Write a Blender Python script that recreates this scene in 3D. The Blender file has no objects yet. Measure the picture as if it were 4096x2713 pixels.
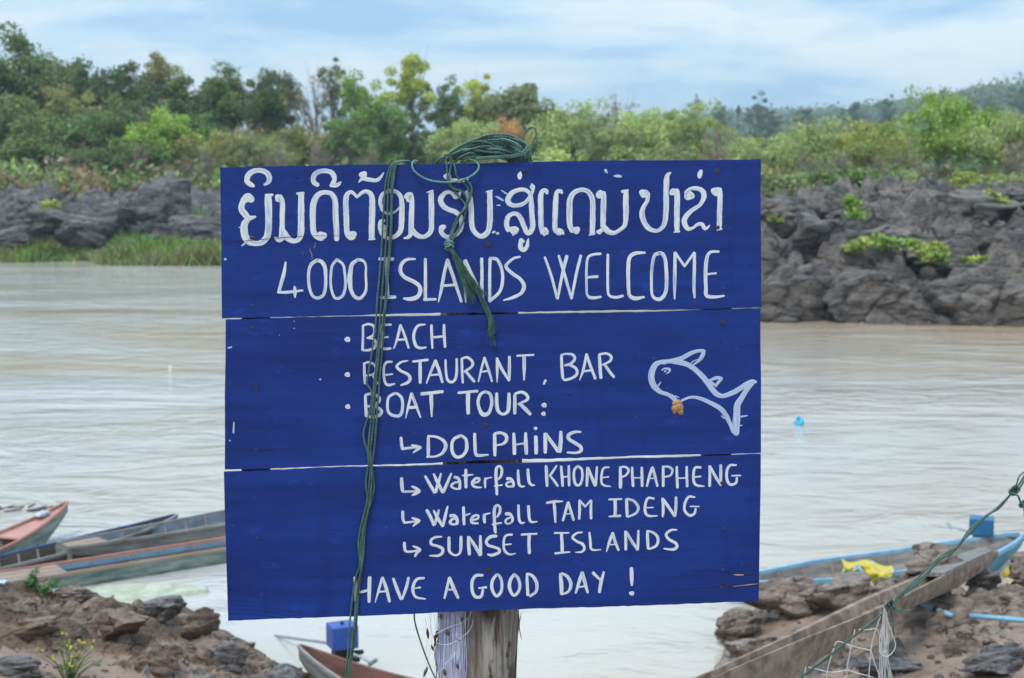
import bpy, bmesh, math, random
import numpy as np
from mathutils import Vector

# ------------------------------------------------------------------ camera, sky, sun, exposure
H = 3.5                       # eye height above the river
FPX = 5690.0                  # focal length in pixels of the 4096 wide photograph
HOR = 760.0                   # horizon row of the photograph
PITCH = math.atan((1356.5 - HOR) / FPX)
scene = bpy.context.scene
cam_d = bpy.data.cameras.new('camera')
cam_d.sensor_width = 36.0
cam_d.lens = 36.0 * FPX / 4096.0
cam_d.clip_start = 0.1
cam_d.clip_end = 9000.0
cam_d.dof.use_dof = True
cam_d.dof.focus_distance = 2.93
cam_d.dof.aperture_fstop = 7.1
cam_d.dof.aperture_blades = 7
cam = bpy.data.objects.new('camera', cam_d)
scene.collection.objects.link(cam)
cam.location = (0, 0, H)
cam.rotation_euler = (math.pi / 2 - PITCH, 0, 0)
scene.camera = cam

SUN_EL, SUN_AZ = math.radians(58), math.radians(-150)   # azimuth from +Y towards +X: behind and left of the camera
sun_d = bpy.data.lights.new('sun', 'SUN')
sun_d.energy = 1.5
sun_d.angle = math.radians(15)
sun_d.color = (1.0, 0.96, 0.90)
sun = bpy.data.objects.new('sun', sun_d)
scene.collection.objects.link(sun)
_sd = Vector((math.sin(SUN_AZ) * math.cos(SUN_EL), math.cos(SUN_AZ) * math.cos(SUN_EL), math.sin(SUN_EL)))
sun.rotation_euler = _sd.to_track_quat('Z', 'Y').to_euler()
sun.location = (-6, -10, 30)

world = bpy.data.worlds.new('World')
scene.world = world
world.use_nodes = True
wn = world.node_tree
wn.nodes.clear()
def wnode(t, **kw):
    n = wn.nodes.new(t)
    for k, v in kw.items():
        setattr(n, k, v)
    return n
w_out = wnode('ShaderNodeOutputWorld')
w_mix = wnode('ShaderNodeMixShader')
w_sky = wnode('ShaderNodeTexSky', sky_type='NISHITA', sun_disc=False)
w_sky.sun_elevation = SUN_EL
w_sky.sun_rotation = SUN_AZ
w_sky.air_density = 1.3
w_sky.dust_density = 2.0
w_bg = wnode('ShaderNodeBackground')
w_bg.inputs['Strength'].default_value = 0.10
w_cl = wnode('ShaderNodeBackground')
w_cl.inputs['Strength'].default_value = 1.0
w_tc = wnode('ShaderNodeTexCoord')
w_sep = wnode('ShaderNodeSeparateXYZ')
wn.links.new(w_tc.outputs['Generated'], w_sep.inputs[0])
# the direction projected on a high cloud sheet: bands get thinner towards the horizon
w_add = wnode('ShaderNodeMath', operation='ADD'); w_add.inputs[1].default_value = 0.20
w_max = wnode('ShaderNodeMath', operation='MAXIMUM'); w_max.inputs[1].default_value = 0.0
wn.links.new(w_sep.outputs['Z'], w_max.inputs[0]); wn.links.new(w_max.outputs[0], w_add.inputs[0])
w_dx = wnode('ShaderNodeMath', operation='DIVIDE'); w_dy = wnode('ShaderNodeMath', operation='DIVIDE')
wn.links.new(w_sep.outputs['X'], w_dx.inputs[0]); wn.links.new(w_add.outputs[0], w_dx.inputs[1])
wn.links.new(w_sep.outputs['Y'], w_dy.inputs[0]); wn.links.new(w_add.outputs[0], w_dy.inputs[1])
w_cmb = wnode('ShaderNodeCombineXYZ')
wn.links.new(w_dx.outputs[0], w_cmb.inputs[0]); wn.links.new(w_dy.outputs[0], w_cmb.inputs[1])
w_n1 = wnode('ShaderNodeTexNoise'); w_n1.inputs['Scale'].default_value = 1.15; w_n1.inputs['Detail'].default_value = 8; w_n1.inputs['Roughness'].default_value = 0.57
w_n1.inputs['Distortion'].default_value = 0.45
w_map = wnode('ShaderNodeMapping'); w_map.inputs['Location'].default_value = (3.1, 1.7, 0.0)
wn.links.new(w_cmb.outputs[0], w_map.inputs[0]); wn.links.new(w_map.outputs[0], w_n1.inputs['Vector'])
w_rp = wnode('ShaderNodeValToRGB')
w_rp.color_ramp.elements[0].position = 0.40; w_rp.color_ramp.elements[0].color = (0.27, 0.47, 0.72, 1)
w_rp.color_ramp.elements[1].position = 0.60; w_rp.color_ramp.elements[1].color = (0.68, 0.77, 0.83, 1)
_e = w_rp.color_ramp.elements.new(0.50); _e.color = (0.48, 0.65, 0.80, 1)
wn.links.new(w_n1.outputs['Fac'], w_rp.inputs[0])
wn.links.new(w_rp.outputs[0], w_cl.inputs['Color'])
# an overcast sky is brighter overhead than at the horizon
w_el = wnode('ShaderNodeMath', operation='MULTIPLY_ADD'); w_el.inputs[1].default_value = 0.85; w_el.inputs[2].default_value = 0.97
wn.links.new(w_max.outputs[0], w_el.inputs[0]); wn.links.new(w_el.outputs[0], w_cl.inputs['Strength'])
wn.links.new(w_sky.outputs[0], w_bg.inputs['Color'])
w_mix.inputs[0].default_value = 0.88
wn.links.new(w_bg.outputs[0], w_mix.inputs[1]); wn.links.new(w_cl.outputs[0], w_mix.inputs[2])
wn.links.new(w_mix.outputs[0], w_out.inputs['Surface'])

scene.view_settings.view_transform = 'Standard'
scene.view_settings.look = 'None'
scene.view_settings.exposure = 0.36
scene.view_settings.gamma = 1.0
scene.view_settings.use_curve_mapping = False
scene.render.engine = 'CYCLES'
scene.cycles.use_denoising = True
scene.cycles.denoiser = 'OPENIMAGEDENOISE'
scene.cycles.max_bounces = 6
scene.cycles.diffuse_bounces = 3
scene.cycles.glossy_bounces = 3
scene.cycles.transmission_bounces = 3
scene.cycles.volume_bounces = 1
scene.cycles.transparent_max_bounces = 6
scene.cycles.sample_clamp_indirect = 5.0

# ------------------------------------------------------------------ where a pixel's ray meets the world
CP, SP = math.cos(PITCH), math.sin(PITCH)
def ray(px, py):
    u, v = (px - 2048.0) / FPX, (1356.5 - py) / FPX
    return np.array([u, CP + v * SP, -SP + v * CP])
def W(px, py, D):                    # point at distance D (world Y)
    r = ray(px, py)
    return np.array([0, 0, H]) + r * (D / r[1])
def G(px, py, z=0.0):                # point at height z
    r = ray(px, py)
    return np.array([0, 0, H]) + r * ((z - H) / r[2])
YAW = math.radians(2.6)
SN = np.array([math.sin(YAW), -math.cos(YAW), 0.0])     # the sign's face looks at the viewer
S0 = np.array([0.0, 2.9, H])
def S(px, py, off=0.0):              # point on the sign's plane, off metres in front of it
    r = ray(px, py)
    p0 = S0 + SN * off
    t = np.dot(p0 - np.array([0, 0, H]), SN) / np.dot(r, SN)
    return np.array([0, 0, H]) + r * t
SPX = 2.9 / FPX                      # metres per photo pixel on the sign

# ------------------------------------------------------------------ object helpers
ORG = {}
def tag(o, label=None, cat=None, group=None, kind=None):
    if label: o['label'] = label
    if cat: o['category'] = cat
    if group: o['group'] = group
    if kind: o['kind'] = kind
    return o
def thing(name, loc, label, cat, group=None, rz=0.0):
    o = bpy.data.objects.new(name, None)
    o.empty_display_size = 0.1
    scene.collection.objects.link(o)
    o.location = tuple(float(c) for c in loc)
    o.rotation_euler = (0, 0, rz)
    ORG[o.name] = np.array(loc, float)
    return tag(o, label, cat, group)
def mesh_from(name, verts, faces, mat=None, smooth=False):
    me = bpy.data.meshes.new(name)
    v = np.asarray(verts, dtype=np.float32)
    if isinstance(faces, np.ndarray):
        n, k = faces.shape
        me.vertices.add(len(v)); me.vertices.foreach_set('co', v.ravel())
        me.loops.add(n * k); me.loops.foreach_set('vertex_index', faces.astype(np.int32).ravel())
        me.polygons.add(n)
        me.polygons.foreach_set('loop_start', np.arange(0, n * k, k, dtype=np.int32))
        me.update(calc_edges=True)
    else:
        me.from_pydata([tuple(p) for p in v.tolist()], [], faces)
    if smooth:
        me.polygons.foreach_set('use_smooth', np.ones(len(me.polygons), dtype=bool))
    if mat: me.materials.append(mat)
    me.update()
    return me
def obj(name, verts, faces, mat, parent=None, smooth=False, local=False):
    """world-space vertices (or local ones) -> a mesh object, child of parent"""
    v = np.asarray(verts, float)
    o0 = np.zeros(3)
    if parent is not None and not local:
        o0 = ORG[parent.name]
        v = v - o0
    me = mesh_from(name, v, faces, mat, smooth)
    o = bpy.data.objects.new(name, me)
    scene.collection.objects.link(o)
    if parent is not None: o.parent = parent
    ORG[o.name] = o0
    return o
def top(name, verts, faces, mat, label, cat, group=None, smooth=False, base=None):
    v = np.asarray(verts, float)
    b = np.array([v[:, 0].mean(), v[:, 1].mean(), v[:, 2].min()]) if base is None else np.array(base, float)
    me = mesh_from(name, v - b, faces, mat, smooth)
    o = bpy.data.objects.new(name, me)
    scene.collection.objects.link(o)
    o.location = tuple(b.tolist())
    ORG[o.name] = b
    return tag(o, label, cat, group)

class MB:                            # collects shapes into one mesh
    def __init__(s): s.v = []; s.f = []
    def add(s, v, f):
        n = len(s.v)
        s.v.extend([tuple(map(float, p)) for p in v]); s.f.extend([tuple(i + n for i in q) for q in f])
    def box(s, c, d, ax=None):
        c = np.array(c, float); d = np.array(d, float) / 2
        A = np.eye(3) if ax is None else np.array(ax, float)
        pts = [c + A[0] * (sx * d[0]) + A[1] * (sy * d[1]) + A[2] * (sz * d[2]) for sx in (-1, 1) for sy in (-1, 1) for sz in (-1, 1)]
        s.add(pts, [(0, 1, 3, 2), (4, 6, 7, 5), (0, 4, 5, 1), (2, 3, 7, 6), (0, 2, 6, 4), (1, 5, 7, 3)])
    def quad(s, a, b, c, d): s.add([a, b, c, d], [(0, 1, 2, 3)])
    def tube(s, pts, r, n=6, caps=True):
        v, f = tube(pts, r, n, caps); s.add(v, f)
def frames(P):
    P = np.asarray(P, float); T = np.gradient(P, axis=0)
    T /= np.maximum(np.linalg.norm(T, axis=1), 1e-9)[:, None]
    up = np.array([0, 0, 1.0]) if abs(T[0][2]) < 0.9 else np.array([1.0, 0, 0])
    N = np.zeros_like(P); n = np.cross(up, T[0]); n /= np.linalg.norm(n); N[0] = n
    for i in range(1, len(P)):
        n = N[i - 1] - T[i] * np.dot(N[i - 1], T[i]); N[i] = n / max(np.linalg.norm(n), 1e-9)
    return T, N, np.cross(T, N)
def tube(P, r, n=6, caps=True):
    P = np.asarray(P, float); m = len(P)
    R = np.broadcast_to(np.asarray(r, float), (m,))
    T, N, B = frames(P)
    a = np.arange(n) * 2 * math.pi / n
    V = (P[:, None, :] + R[:, None, None] * (np.cos(a)[None, :, None] * N[:, None, :] + np.sin(a)[None, :, None] * B[:, None, :])).reshape(-1, 3)
    F = []
    for i in range(m - 1):
        for j in range(n):
            k = (j + 1) % n
            F.append((i * n + j, i * n + k, (i + 1) * n + k, (i + 1) * n + j))
    if caps: F.append(tuple(range(n))[::-1]); F.append(tuple((m - 1) * n + j for j in range(n)))
    return V, F
def crom(P, step):                   # Catmull-Rom through the points (any number of columns), spacing by the first three (or two)
    P = np.asarray(P, float)
    if len(P) < 3:
        L = np.linalg.norm(P[1][:2] - P[0][:2]) if P.shape[1] < 4 else np.linalg.norm(P[1][:3] - P[0][:3])
        n = max(2, int(L / step) + 1); t = np.linspace(0, 1, n)[:, None]
        return P[0] * (1 - t) + P[1] * t
    Q = np.vstack([2 * P[0] - P[1], P, 2 * P[-1] - P[-2]]); out = []
    for i in range(1, len(Q) - 2):
        p0, p1, p2, p3 = Q[i - 1], Q[i], Q[i + 1], Q[i + 2]
        L = np.linalg.norm((p2 - p1)[:3 if P.shape[1] > 3 else 2]) if P.shape[1] != 3 else np.linalg.norm(p2 - p1)
        n = max(1, int(L / step))
        t = (np.arange(n) / n)[:, None]
        out.append(0.5 * (2 * p1 + (p2 - p0) * t + (2 * p0 - 5 * p1 + 4 * p2 - p3) * t ** 2 + (-p0 + 3 * p1 - 3 * p2 + p3) * t ** 3))
    out.append(P[-1:]); return np.vstack(out)
def rope_geo(P, r, seg=12, twist=None):
    """laid rope: a three-lobed section that turns along the length"""
    Q = crom(P, r * 0.8); m = len(Q)
    T, N, B = frames(Q)
    s = np.concatenate([[0], np.cumsum(np.linalg.norm(np.diff(Q, axis=0), axis=1))])
    pitch = twist or r * 12
    a = np.arange(seg) * 2 * math.pi / seg
    ph = s[:, None] * 2 * math.pi / pitch
    rr = r * (0.70 + 0.38 * np.abs(np.cos(1.5 * (a[None, :] + ph))))
    V = Q[:, None, :] + rr[:, :, None] * (np.cos(a)[None, :, None] * N[:, None, :] + np.sin(a)[None, :, None] * B[:, None, :])
    i = np.arange(m - 1)[:, None] * seg; j = np.arange(seg)[None, :]; k = (j + 1) % seg
    F = np.stack([i + j, i + k, i + seg + k, i + seg + j], axis=-1).reshape(-1, 4)
    return V.reshape(-1, 3), F
def merge(parts):
    n = 0; V = []; F = []
    for v, f in parts:
        V.append(np.asarray(v)); F.append(np.asarray(f) + n); n += len(v)
    return np.vstack(V), np.vstack(F)

# ------------------------------------------------------------------ numpy noise
_rs = np.random.RandomState(7)
_PERM = _rs.permutation(4096)
_VAL = _rs.rand(4096)
def _h(ix, iy, k=0):
    return _PERM[(_PERM[(ix + 131 * k) & 4095] + iy + 17 * k) & 4095]
def vnoise(x, y, k=0):
    ix = np.floor(x).astype(int); iy = np.floor(y).astype(int)
    fx = x - ix; fy = y - iy; fx = fx * fx * (3 - 2 * fx); fy = fy * fy * (3 - 2 * fy)
    a = _VAL[_h(ix, iy, k)]; b = _VAL[_h(ix + 1, iy, k)]; c = _VAL[_h(ix, iy + 1, k)]; d = _VAL[_h(ix + 1, iy + 1, k)]
    return (a * (1 - fx) + b * fx) * (1 - fy) + (c * (1 - fx) + d * fx) * fy
def fbm(x, y, o=4, k=0):
    s = 0; a = 0.5
    for i in range(o):
        s = s + a * (vnoise(x, y, k + i) - 0.5); x = x * 2.03 + 5.2; y = y * 2.03 + 1.3; a *= 0.5
    return s
def facets(x, y, k=0, tilt=1.0):
    """broken rock: the upper envelope of tilted, flat-sided blocks; returns height and distance to the joint"""
    ix = np.floor(x).astype(int); iy = np.floor(y).astype(int)
    b1 = np.full(x.shape, -9.0); b2 = np.full(x.shape, -9.0)
    for a in (-1, 0, 1):
        for b in (-1, 0, 1):
            cx = ix + a; cy = iy + b; q = _h(cx, cy, k)
            dx = x - (cx + _VAL[q]); dy = y - (cy + _VAL[(q + 911) & 4095])
            an = _VAL[(q + 1201) & 4095] * 1.6 - .8; ca = np.cos(an); sa = np.sin(an)
            u = np.abs(dx * ca + dy * sa); w = np.abs(dy * ca - dx * sa)
            cost = 1.7 * np.maximum(np.maximum(u * .85, w * 1.15) - .22, 0) + .7 * np.maximum(u + w - .5, 0)
            hh = .85 * _VAL[(q + 77) & 4095] + tilt * (dx * (_VAL[(q + 311) & 4095] - 0.5) + dy * (_VAL[(q + 503) & 4095] - 0.30)) - cost
            n = hh > b1
            b2 = np.where(n, b1, np.maximum(b2, hh)); b1 = np.where(n, hh, b1)
    return b1, (b1 - b2)

# ------------------------------------------------------------------ materials
MATS = {}
def nt(name):
    m = bpy.data.materials.new(name); m.use_nodes = True
    t = m.node_tree; t.nodes.clear()
    o = t.nodes.new('ShaderNodeOutputMaterial'); p = t.nodes.new('ShaderNodeBsdfPrincipled')
    t.links.new(p.outputs[0], o.inputs['Surface'])
    MATS[name] = m
    return m, t, p
def N_(t, typ, ins=None, **kw):
    n = t.nodes.new(typ)
    for k, v in kw.items(): setattr(n, k, v)
    for k, v in (ins or {}).items():
        if hasattr(v, 'is_linked') or isinstance(v, bpy.types.NodeSocket): t.links.new(v, n.inputs[k])
        else: n.inputs[k].default_value = v
    return n
def ramp(t, fac, stops):
    n = t.nodes.new('ShaderNodeValToRGB'); e = n.color_ramp.elements
    while len(e) > 1: e.remove(e[-1])
    e[0].position = stops[0][0]; e[0].color = (*stops[0][1], 1)
    for p, c in stops[1:]:
        q = e.new(p); q.color = (*c, 1)
    t.links.new(fac, n.inputs[0]); return n.outputs[0]
def g(v): return (v, v, v)
def coords(t, scale=(1, 1, 1), kind='Object', loc=(0, 0, 0), rot=(0, 0, 0)):
    c = t.nodes.new('ShaderNodeTexCoord'); m = t.nodes.new('ShaderNodeMapping')
    m.inputs['Scale'].default_value = scale; m.inputs['Location'].default_value = loc; m.inputs['Rotation'].default_value = rot
    t.links.new(c.outputs[kind], m.inputs[0]); return m.outputs[0]
def noise(t, vec, scale, detail=4, rough=0.55, dist=0.0):
    return N_(t, 'ShaderNodeTexNoise', {'Vector': vec, 'Scale': scale, 'Detail': detail, 'Roughness': rough, 'Distortion': dist}).outputs['Fac']
def mixc(t, fac, a, b, mode='MIX'):
    n = t.nodes.new('ShaderNodeMix'); n.data_type = 'RGBA'; n.blend_type = mode
    for s, v in ((n.inputs[0], fac), (n.inputs[6], a), (n.inputs[7], b)):
        if isinstance(v, bpy.types.NodeSocket): t.links.new(v, s)
        elif isinstance(v, (int, float)): s.default_value = v
        else: s.default_value = (*v, 1)
    return n.outputs[2]
def bump(t, p, height, strength=0.3, dist=0.02, normal=None):
    b = N_(t, 'ShaderNodeBump', {'Height': height, 'Strength': strength, 'Distance': dist})
    if normal is not None: t.links.new(normal, b.inputs['Normal'])
    if p is not None: t.links.new(b.outputs[0], p.inputs['Normal'])
    return b.outputs[0]
def simple(name, col, rough=0.6, var=0.25, scale=6.0, bmp=0.15, bd=0.01, metal=0.0, stretch=(1, 1, 1), col2=None, spec=0.5):
    m, t, p = nt(name)
    v = coords(t, stretch)
    n = noise(t, v, scale, 5, 0.6)
    c2 = col2 or tuple(c * (1 - var) for c in col)
    c = ramp(t, n, [(0.35, c2), (0.62, col)])
    t.links.new(c, p.inputs['Base Color'])
    p.inputs['Roughness'].default_value = rough; p.inputs['Metallic'].default_value = metal
    p.inputs['Specular IOR Level'].default_value = spec
    bump(t, p, noise(t, v, scale * 4, 4, 0.6), bmp, bd)
    return m

# ---- painted plank
m, t, p = nt('blue_paint')
v = coords(t, (1, 1, 1))
big = noise(t, coords(t, (2.2, 2, 7)), 2.0, 5, 0.6)
fine = noise(t, coords(t, (6, 6, 190)), 1.0, 5, 0.65)
streak = noise(t, coords(t, (1.5, 1.5, 34)), 1.6, 6, 0.6)
c1 = ramp(t, big, [(0.30, (0.0070, 0.0250, 0.155)), (0.70, (0.0115, 0.040, 0.235))])
c2 = mixc(t, ramp(t, streak, [(0.42, g(0)), (0.75, g(0.5))]), c1, (0.005, 0.016, 0.09))
drip = noise(t, coords(t, (16, 16, 1.4), loc=(1, 4, 2)), 1.4, 5, 0.6)
c2 = mixc(t, ramp(t, drip, [(0.58, g(0)), (0.75, g(0.35))]), c2, (0.006, 0.014, 0.07))
scuf = noise(t, coords(t, (7, 7, 16), loc=(5, 0, 3)), 1.6, 7, 0.7)
c2 = mixc(t, ramp(t, scuf, [(0.60, g(0)), (0.72, g(0.40))]), c2, (0.020, 0.075, 0.40))
spk = noise(t, v, 120, 2, 0.5)
c2 = mixc(t, ramp(t, spk, [(0.74, g(0)), (0.78, g(0.6))]), c2, (0.10, 0.14, 0.26))
t.links.new(c2, p.inputs['Base Color'])
p.inputs['Specular IOR Level'].default_value = 0.24
r_ = ramp(t, noise(t, v, 30, 4), [(0.3, g(0.36)), (0.7, g(0.52))])
t.links.new(r_, p.inputs['Roughness'])
# brush ridges, saw arcs in the upper left corner
cc = coords(t, (1, 1, 1), loc=(0.50, 0, -0.62))
wv = N_(t, 'ShaderNodeTexWave', {'Vector': cc, 'Scale': 34.0, 'Distortion': 2.2, 'Detail': 3.0, 'Detail Scale': 0.6}, wave_type='RINGS', rings_direction='Y').outputs['Fac']
msk = N_(t, 'ShaderNodeVectorMath', {0: cc}, operation='LENGTH').outputs['Value']
mk = ramp(t, msk, [(0.30, g(1)), (0.52, g(0))])
mw = N_(t, 'ShaderNodeMath', {0: wv, 1: mk}, operation='MULTIPLY').outputs[0]
b1 = bump(t, None, fine, 0.35, 0.0010)
b2 = bump(t, None, noise(t, v, 55, 3, 0.5), 0.25, 0.0012, b1)
bump(t, p, mw, 0.9, 0.0016, b2)

m, t, p = nt('white_paint')
uv = N_(t, 'ShaderNodeUVMap').outputs[0]
mp = N_(t, 'ShaderNodeMapping', {'Vector': uv, 'Scale': (28.0, 9.0, 1.0)}).outputs[0]
st = noise(t, mp, 1.0, 4, 0.6)
mp2 = N_(t, 'ShaderNodeMapping', {'Vector': uv, 'Scale': (14.0, 1.2, 1.0)}).outputs[0]
lo = noise(t, mp2, 1.0, 3, 0.6)
ad = N_(t, 'ShaderNodeMath', {0: st, 1: lo}, operation='ADD').outputs[0]
t.links.new(ramp(t, ad, [(0.66, (0.24, 0.31, 0.50)), (0.82, (0.42, 0.48, 0.59)), (1.00, (0.64, 0.67, 0.69)), (1.15, (0.71, 0.71, 0.69))]), p.inputs['Base Color'])
p.inputs['Roughness'].default_value = 0.5
bump(t, p, st, 0.5, 0.0006)

m, t, p = nt('thin_white_paint')
uv = N_(t, 'ShaderNodeUVMap').outputs[0]
mp = N_(t, 'ShaderNodeMapping', {'Vector': uv, 'Scale': (16.0, 12.0, 1.0)}).outputs[0]
st = noise(t, mp, 1.0, 4, 0.65)
t.links.new(ramp(t, st, [(0.30, (0.12, 0.20, 0.46)), (0.46, (0.38, 0.46, 0.64)), (0.62, (0.60, 0.64, 0.70))]), p.inputs['Base Color'])
p.inputs['Roughness'].default_value = 0.5
bump(t, p, st, 0.4, 0.0006)

dark_wood = simple('dark_gap_wood', (0.02, 0.014, 0.010), 0.9)
bare_wood = simple('bare_wood', (0.42, 0.29, 0.16), 0.8, scale=60)
screw_mat = simple('rusty_screw', (0.055, 0.035, 0.028), 0.6, scale=300, metal=0.3)
screw_blue = simple('painted_screw', (0.014, 0.034, 0.12), 0.45, scale=200)
rust_ring = simple('rust_ring', (0.22, 0.10, 0.03), 0.8, scale=300)
batten_mat = simple('batten_wood', (0.055, 0.042, 0.034), 0.85, scale=12, stretch=(6, 6, 1))
resin_mat = simple('resin_lump', (0.46, 0.22, 0.10), 0.35, col2=(0.34, 0.22, 0.08), scale=60)
def rope_material(name, a, b):
    m, t, p = nt(name)
    n = noise(t, coords(t), 45, 3, 0.6)
    t.links.new(ramp(t, n, [(0.35, a), (0.65, b)]), p.inputs['Base Color'])
    p.inputs['Roughness'].default_value = 0.42
    p.inputs['Sheen Weight'].default_value = 0.3
    return m
rope_mat = rope_material('green_rope', (0.022, 0.075, 0.050), (0.055, 0.150, 0.108))
rope_pale = rope_material('faded_green_rope', (0.07, 0.19, 0.15), (0.13, 0.29, 0.24))
net_white = rope_material('white_twine', (0.50, 0.47, 0.44), (0.70, 0.67, 0.64))

# ================================================================== the sign
SIGN_BASE = S(1915, 2713, -0.13); SIGN_BASE[2] = 1.55
sign = thing('wooden_sign', SIGN_BASE, 'large blue hand painted welcome sign of three planks nailed to a wooden post', 'sign')
rnd = random.Random(5)
SU = np.array([math.cos(YAW), math.sin(YAW), 0.0]); SV = np.array([0, 0, 1.0])

def plank(corners, edge_top, edge_bot, off=0.0):
    """corners TL TR BR BL in photo pixels; ragged sawn edges; 8 mm thick"""
    n, mrows = 90, 4
    TL, TR, BR, BL = [np.array(c, float) for c in corners]
    V = []; F = []
    for back in (0, 1):
        for j in range(mrows + 1):
            for i in range(n + 1):
                s = i / n; q = j / mrows
                a = TL * (1 - s) + TR * s; b = BL * (1 - s) + BR * s
                dx = 0
                if i in (0, n): dx = rnd.uniform(-1.6, 1.6)
                tp = edge_top(s) + rnd.uniform(-1, 1) * 1.0; bt = edge_bot(s) + rnd.uniform(-1, 1) * 1.2
                y0 = a[1] + tp; y1 = b[1] + bt
                px = (a * (1 - q) + b * q)[0] + dx; py = y0 * (1 - q) + y1 * q
                if back:
                    f = V[j * (n + 1) + i]; V.append(f - SN * 0.008)
                else:
                    V.append(S(px, py, off))
    k = (n + 1) * (mrows + 1)
    I = lambda i, j, b: b * k + j * (n + 1) + i
    for j in range(mrows):
        for i in range(n):
            F.append((I(i, j, 0), I(i, j + 1, 0), I(i + 1, j + 1, 0), I(i + 1, j, 0)))
            F.append((I(i, j, 1), I(i + 1, j, 1), I(i + 1, j + 1, 1), I(i, j + 1, 1)))
    for i in range(n):
        F.append((I(i, 0, 0), I(i + 1, 0, 0), I(i + 1, 0, 1), I(i, 0, 1)))
        F.append((I(i, mrows, 0), I(i, mrows, 1), I(i + 1, mrows, 1), I(i + 1, mrows, 0)))
    for j in range(mrows):
        F.append((I(0, j, 0), I(0, j, 1), I(0, j + 1, 1), I(0, j + 1, 0)))
        F.append((I(n, j, 0), I(n, j + 1, 0), I(n, j + 1, 1), I(n, j, 1)))
    return obj('plank', V, F, MATS['blue_paint'], sign)
wob = lambda a, b: (lambda s: 2.0 * math.sin(a * s + b) + 1.4 * math.sin(2.7 * a * s + 2 * b))
pl1 = plank([(880, 667), (3043, 637), (3045, 1229), (889, 1273)], wob(5, 1), wob(7, 2))
pl2 = plank([(902, 1279), (3043, 1236), (3043, 1809), (898, 1878)], wob(6, 4), wob(8, 0), -0.0012)
pl3 = plank([(895, 1888), (3045, 1820), (3034, 2405), (912, 2483)], wob(9, 3), wob(5, 2), 0.0008)
pl1['label'] = 'top plank with the two lines of welcome lettering'
pl2['label'] = 'middle plank with the list and the painted dolphin'
pl3['label'] = 'bottom plank with the waterfall lines and the farewell'

# battens behind (seen as dark breaks in the gaps)
def batten(x0, x1, y0, y1, off0, off1):
    b = MB(); c = [S(x0, y0, off0), S(x1, y0, off0), S(x1, y1, off0), S(x0, y1, off0)]
    d = [p - SN * (off0 - off1) for p in c]
    b.add(c + d, [(0, 3, 2, 1), (4, 5, 6, 7), (0, 1, 5, 4), (1, 2, 6, 5), (2, 3, 7, 6), (3, 0, 4, 7)])
    obj('batten', b.v, b.f, batten_mat, sign)
batten(966, 1074, 735, 2440, -0.010, -0.045)
batten(2815, 2925, 690, 2370, -0.010, -0.045)

# ---------------------------------------------------------------- brush strokes
def strokes(spec, x0, y0, s, off, z0=0.00035):
    """spec: strokes split by '|', each 'x,y,w x,y,w ...' in the zoom's own pixels"""
    V = []; F = []; UV = []
    rr = random.Random(len(spec))
    for si, st in enumerate(x for x in spec.replace('\n', ' ').split('|') if x.strip()):
        P = np.array([[float(c) for c in q.split(',')] for q in st.split()], float)
        P[:, 0] = x0 + P[:, 0] * s; P[:, 1] = y0 + P[:, 1] * s; P[:, 2] = P[:, 2] * s
        h = z0 + 0.00006 * (si % 7)
        u0 = rr.uniform(0, 9); v0 = rr.uniform(0, 9)
        if len(P) == 1:                                   # a dab
            x, y, w = P[0]; n = 14; c = len(V)
            V.append(S(x, y, off + h)); UV.append((u0, v0 + .5))
            for ring, hh in ((0.8, h), (1.0, 0.0)):
                for i in range(n):
                    a = 2 * math.pi * i / n; q = w / 2 * ring * (1 + 0.10 * math.sin(3 * a + u0) + rr.uniform(-.05, .05))
                    V.append(S(x + q * math.cos(a) * 1.08, y + q * math.sin(a) * 0.96, off + hh)); UV.append((u0 + q * SPX * math.cos(a) * 10, v0 + .5 + .5 * ring * math.sin(a)))
            for i in range(n):
                k = (i + 1) % n
                F.append((c, c + 1 + k, c + 1 + i)); F.append((c + 1 + i, c + 1 + k, c + 1 + n + k, c + 1 + n + i))
            continue
        Q = crom(np.c_[P, np.zeros(len(P))], 3.0)[:, :3]
        T = np.gradient(Q[:, :2], axis=0); T /= np.maximum(np.linalg.norm(T, axis=1), 1e-9)[:, None]
        T = np.vstack([T[:1], (T[:-2] + T[1:-1] + T[2:]) / 3, T[-1:]]) if len(T) > 2 else T
        T /= np.maximum(np.linalg.norm(T, axis=1), 1e-9)[:, None]
        rows = []                                         # (x, y, w, tx, ty)
        w0 = Q[0][2]; w1 = Q[-1][2]
        for e, wf in ((0.36, 0.45), (0.20, 0.80)):
            rows.append((*(Q[0][:2] - T[0] * w0 * e), w0 * wf, *T[0]))
        for i in range(len(Q)): rows.append((Q[i][0], Q[i][1], Q[i][2], T[i][0], T[i][1]))
        for e, wf in ((0.20, 0.80), (0.36, 0.45)):
            rows.append((*(Q[-1][:2] + T[-1] * w1 * e), w1 * wf, *T[-1]))
        c = len(V); L = 0; lj = rj = 0.0
        cr = ((-0.5, 0.0), (-0.45, 1.0), (0.0, 1.0), (0.45, 1.0), (0.5, 0.0))
        for i, (x, y, w, tx, ty) in enumerate(rows):
            if i: L += math.hypot(x - rows[i - 1][0], y - rows[i - 1][1])
            lj = lj * .6 + rr.uniform(-1, 1) * .045; rj = rj * .6 + rr.uniform(-1, 1) * .045
            for a, b in cr:
                q = (a * (1 + (lj if a < 0 else rj))) * w
                V.append(S(x - ty * q, y + tx * q, off + h * b)); UV.append((u0 + L * SPX * 1.0, v0 + a + .5))
        for i in range(len(rows) - 1):
            for j in range(4):
                F.append((c + i * 5 + j, c + i * 5 + j + 1, c + i * 5 + 6 + j, c + i * 5 + 5 + j))
    return V, F, UV
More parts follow.
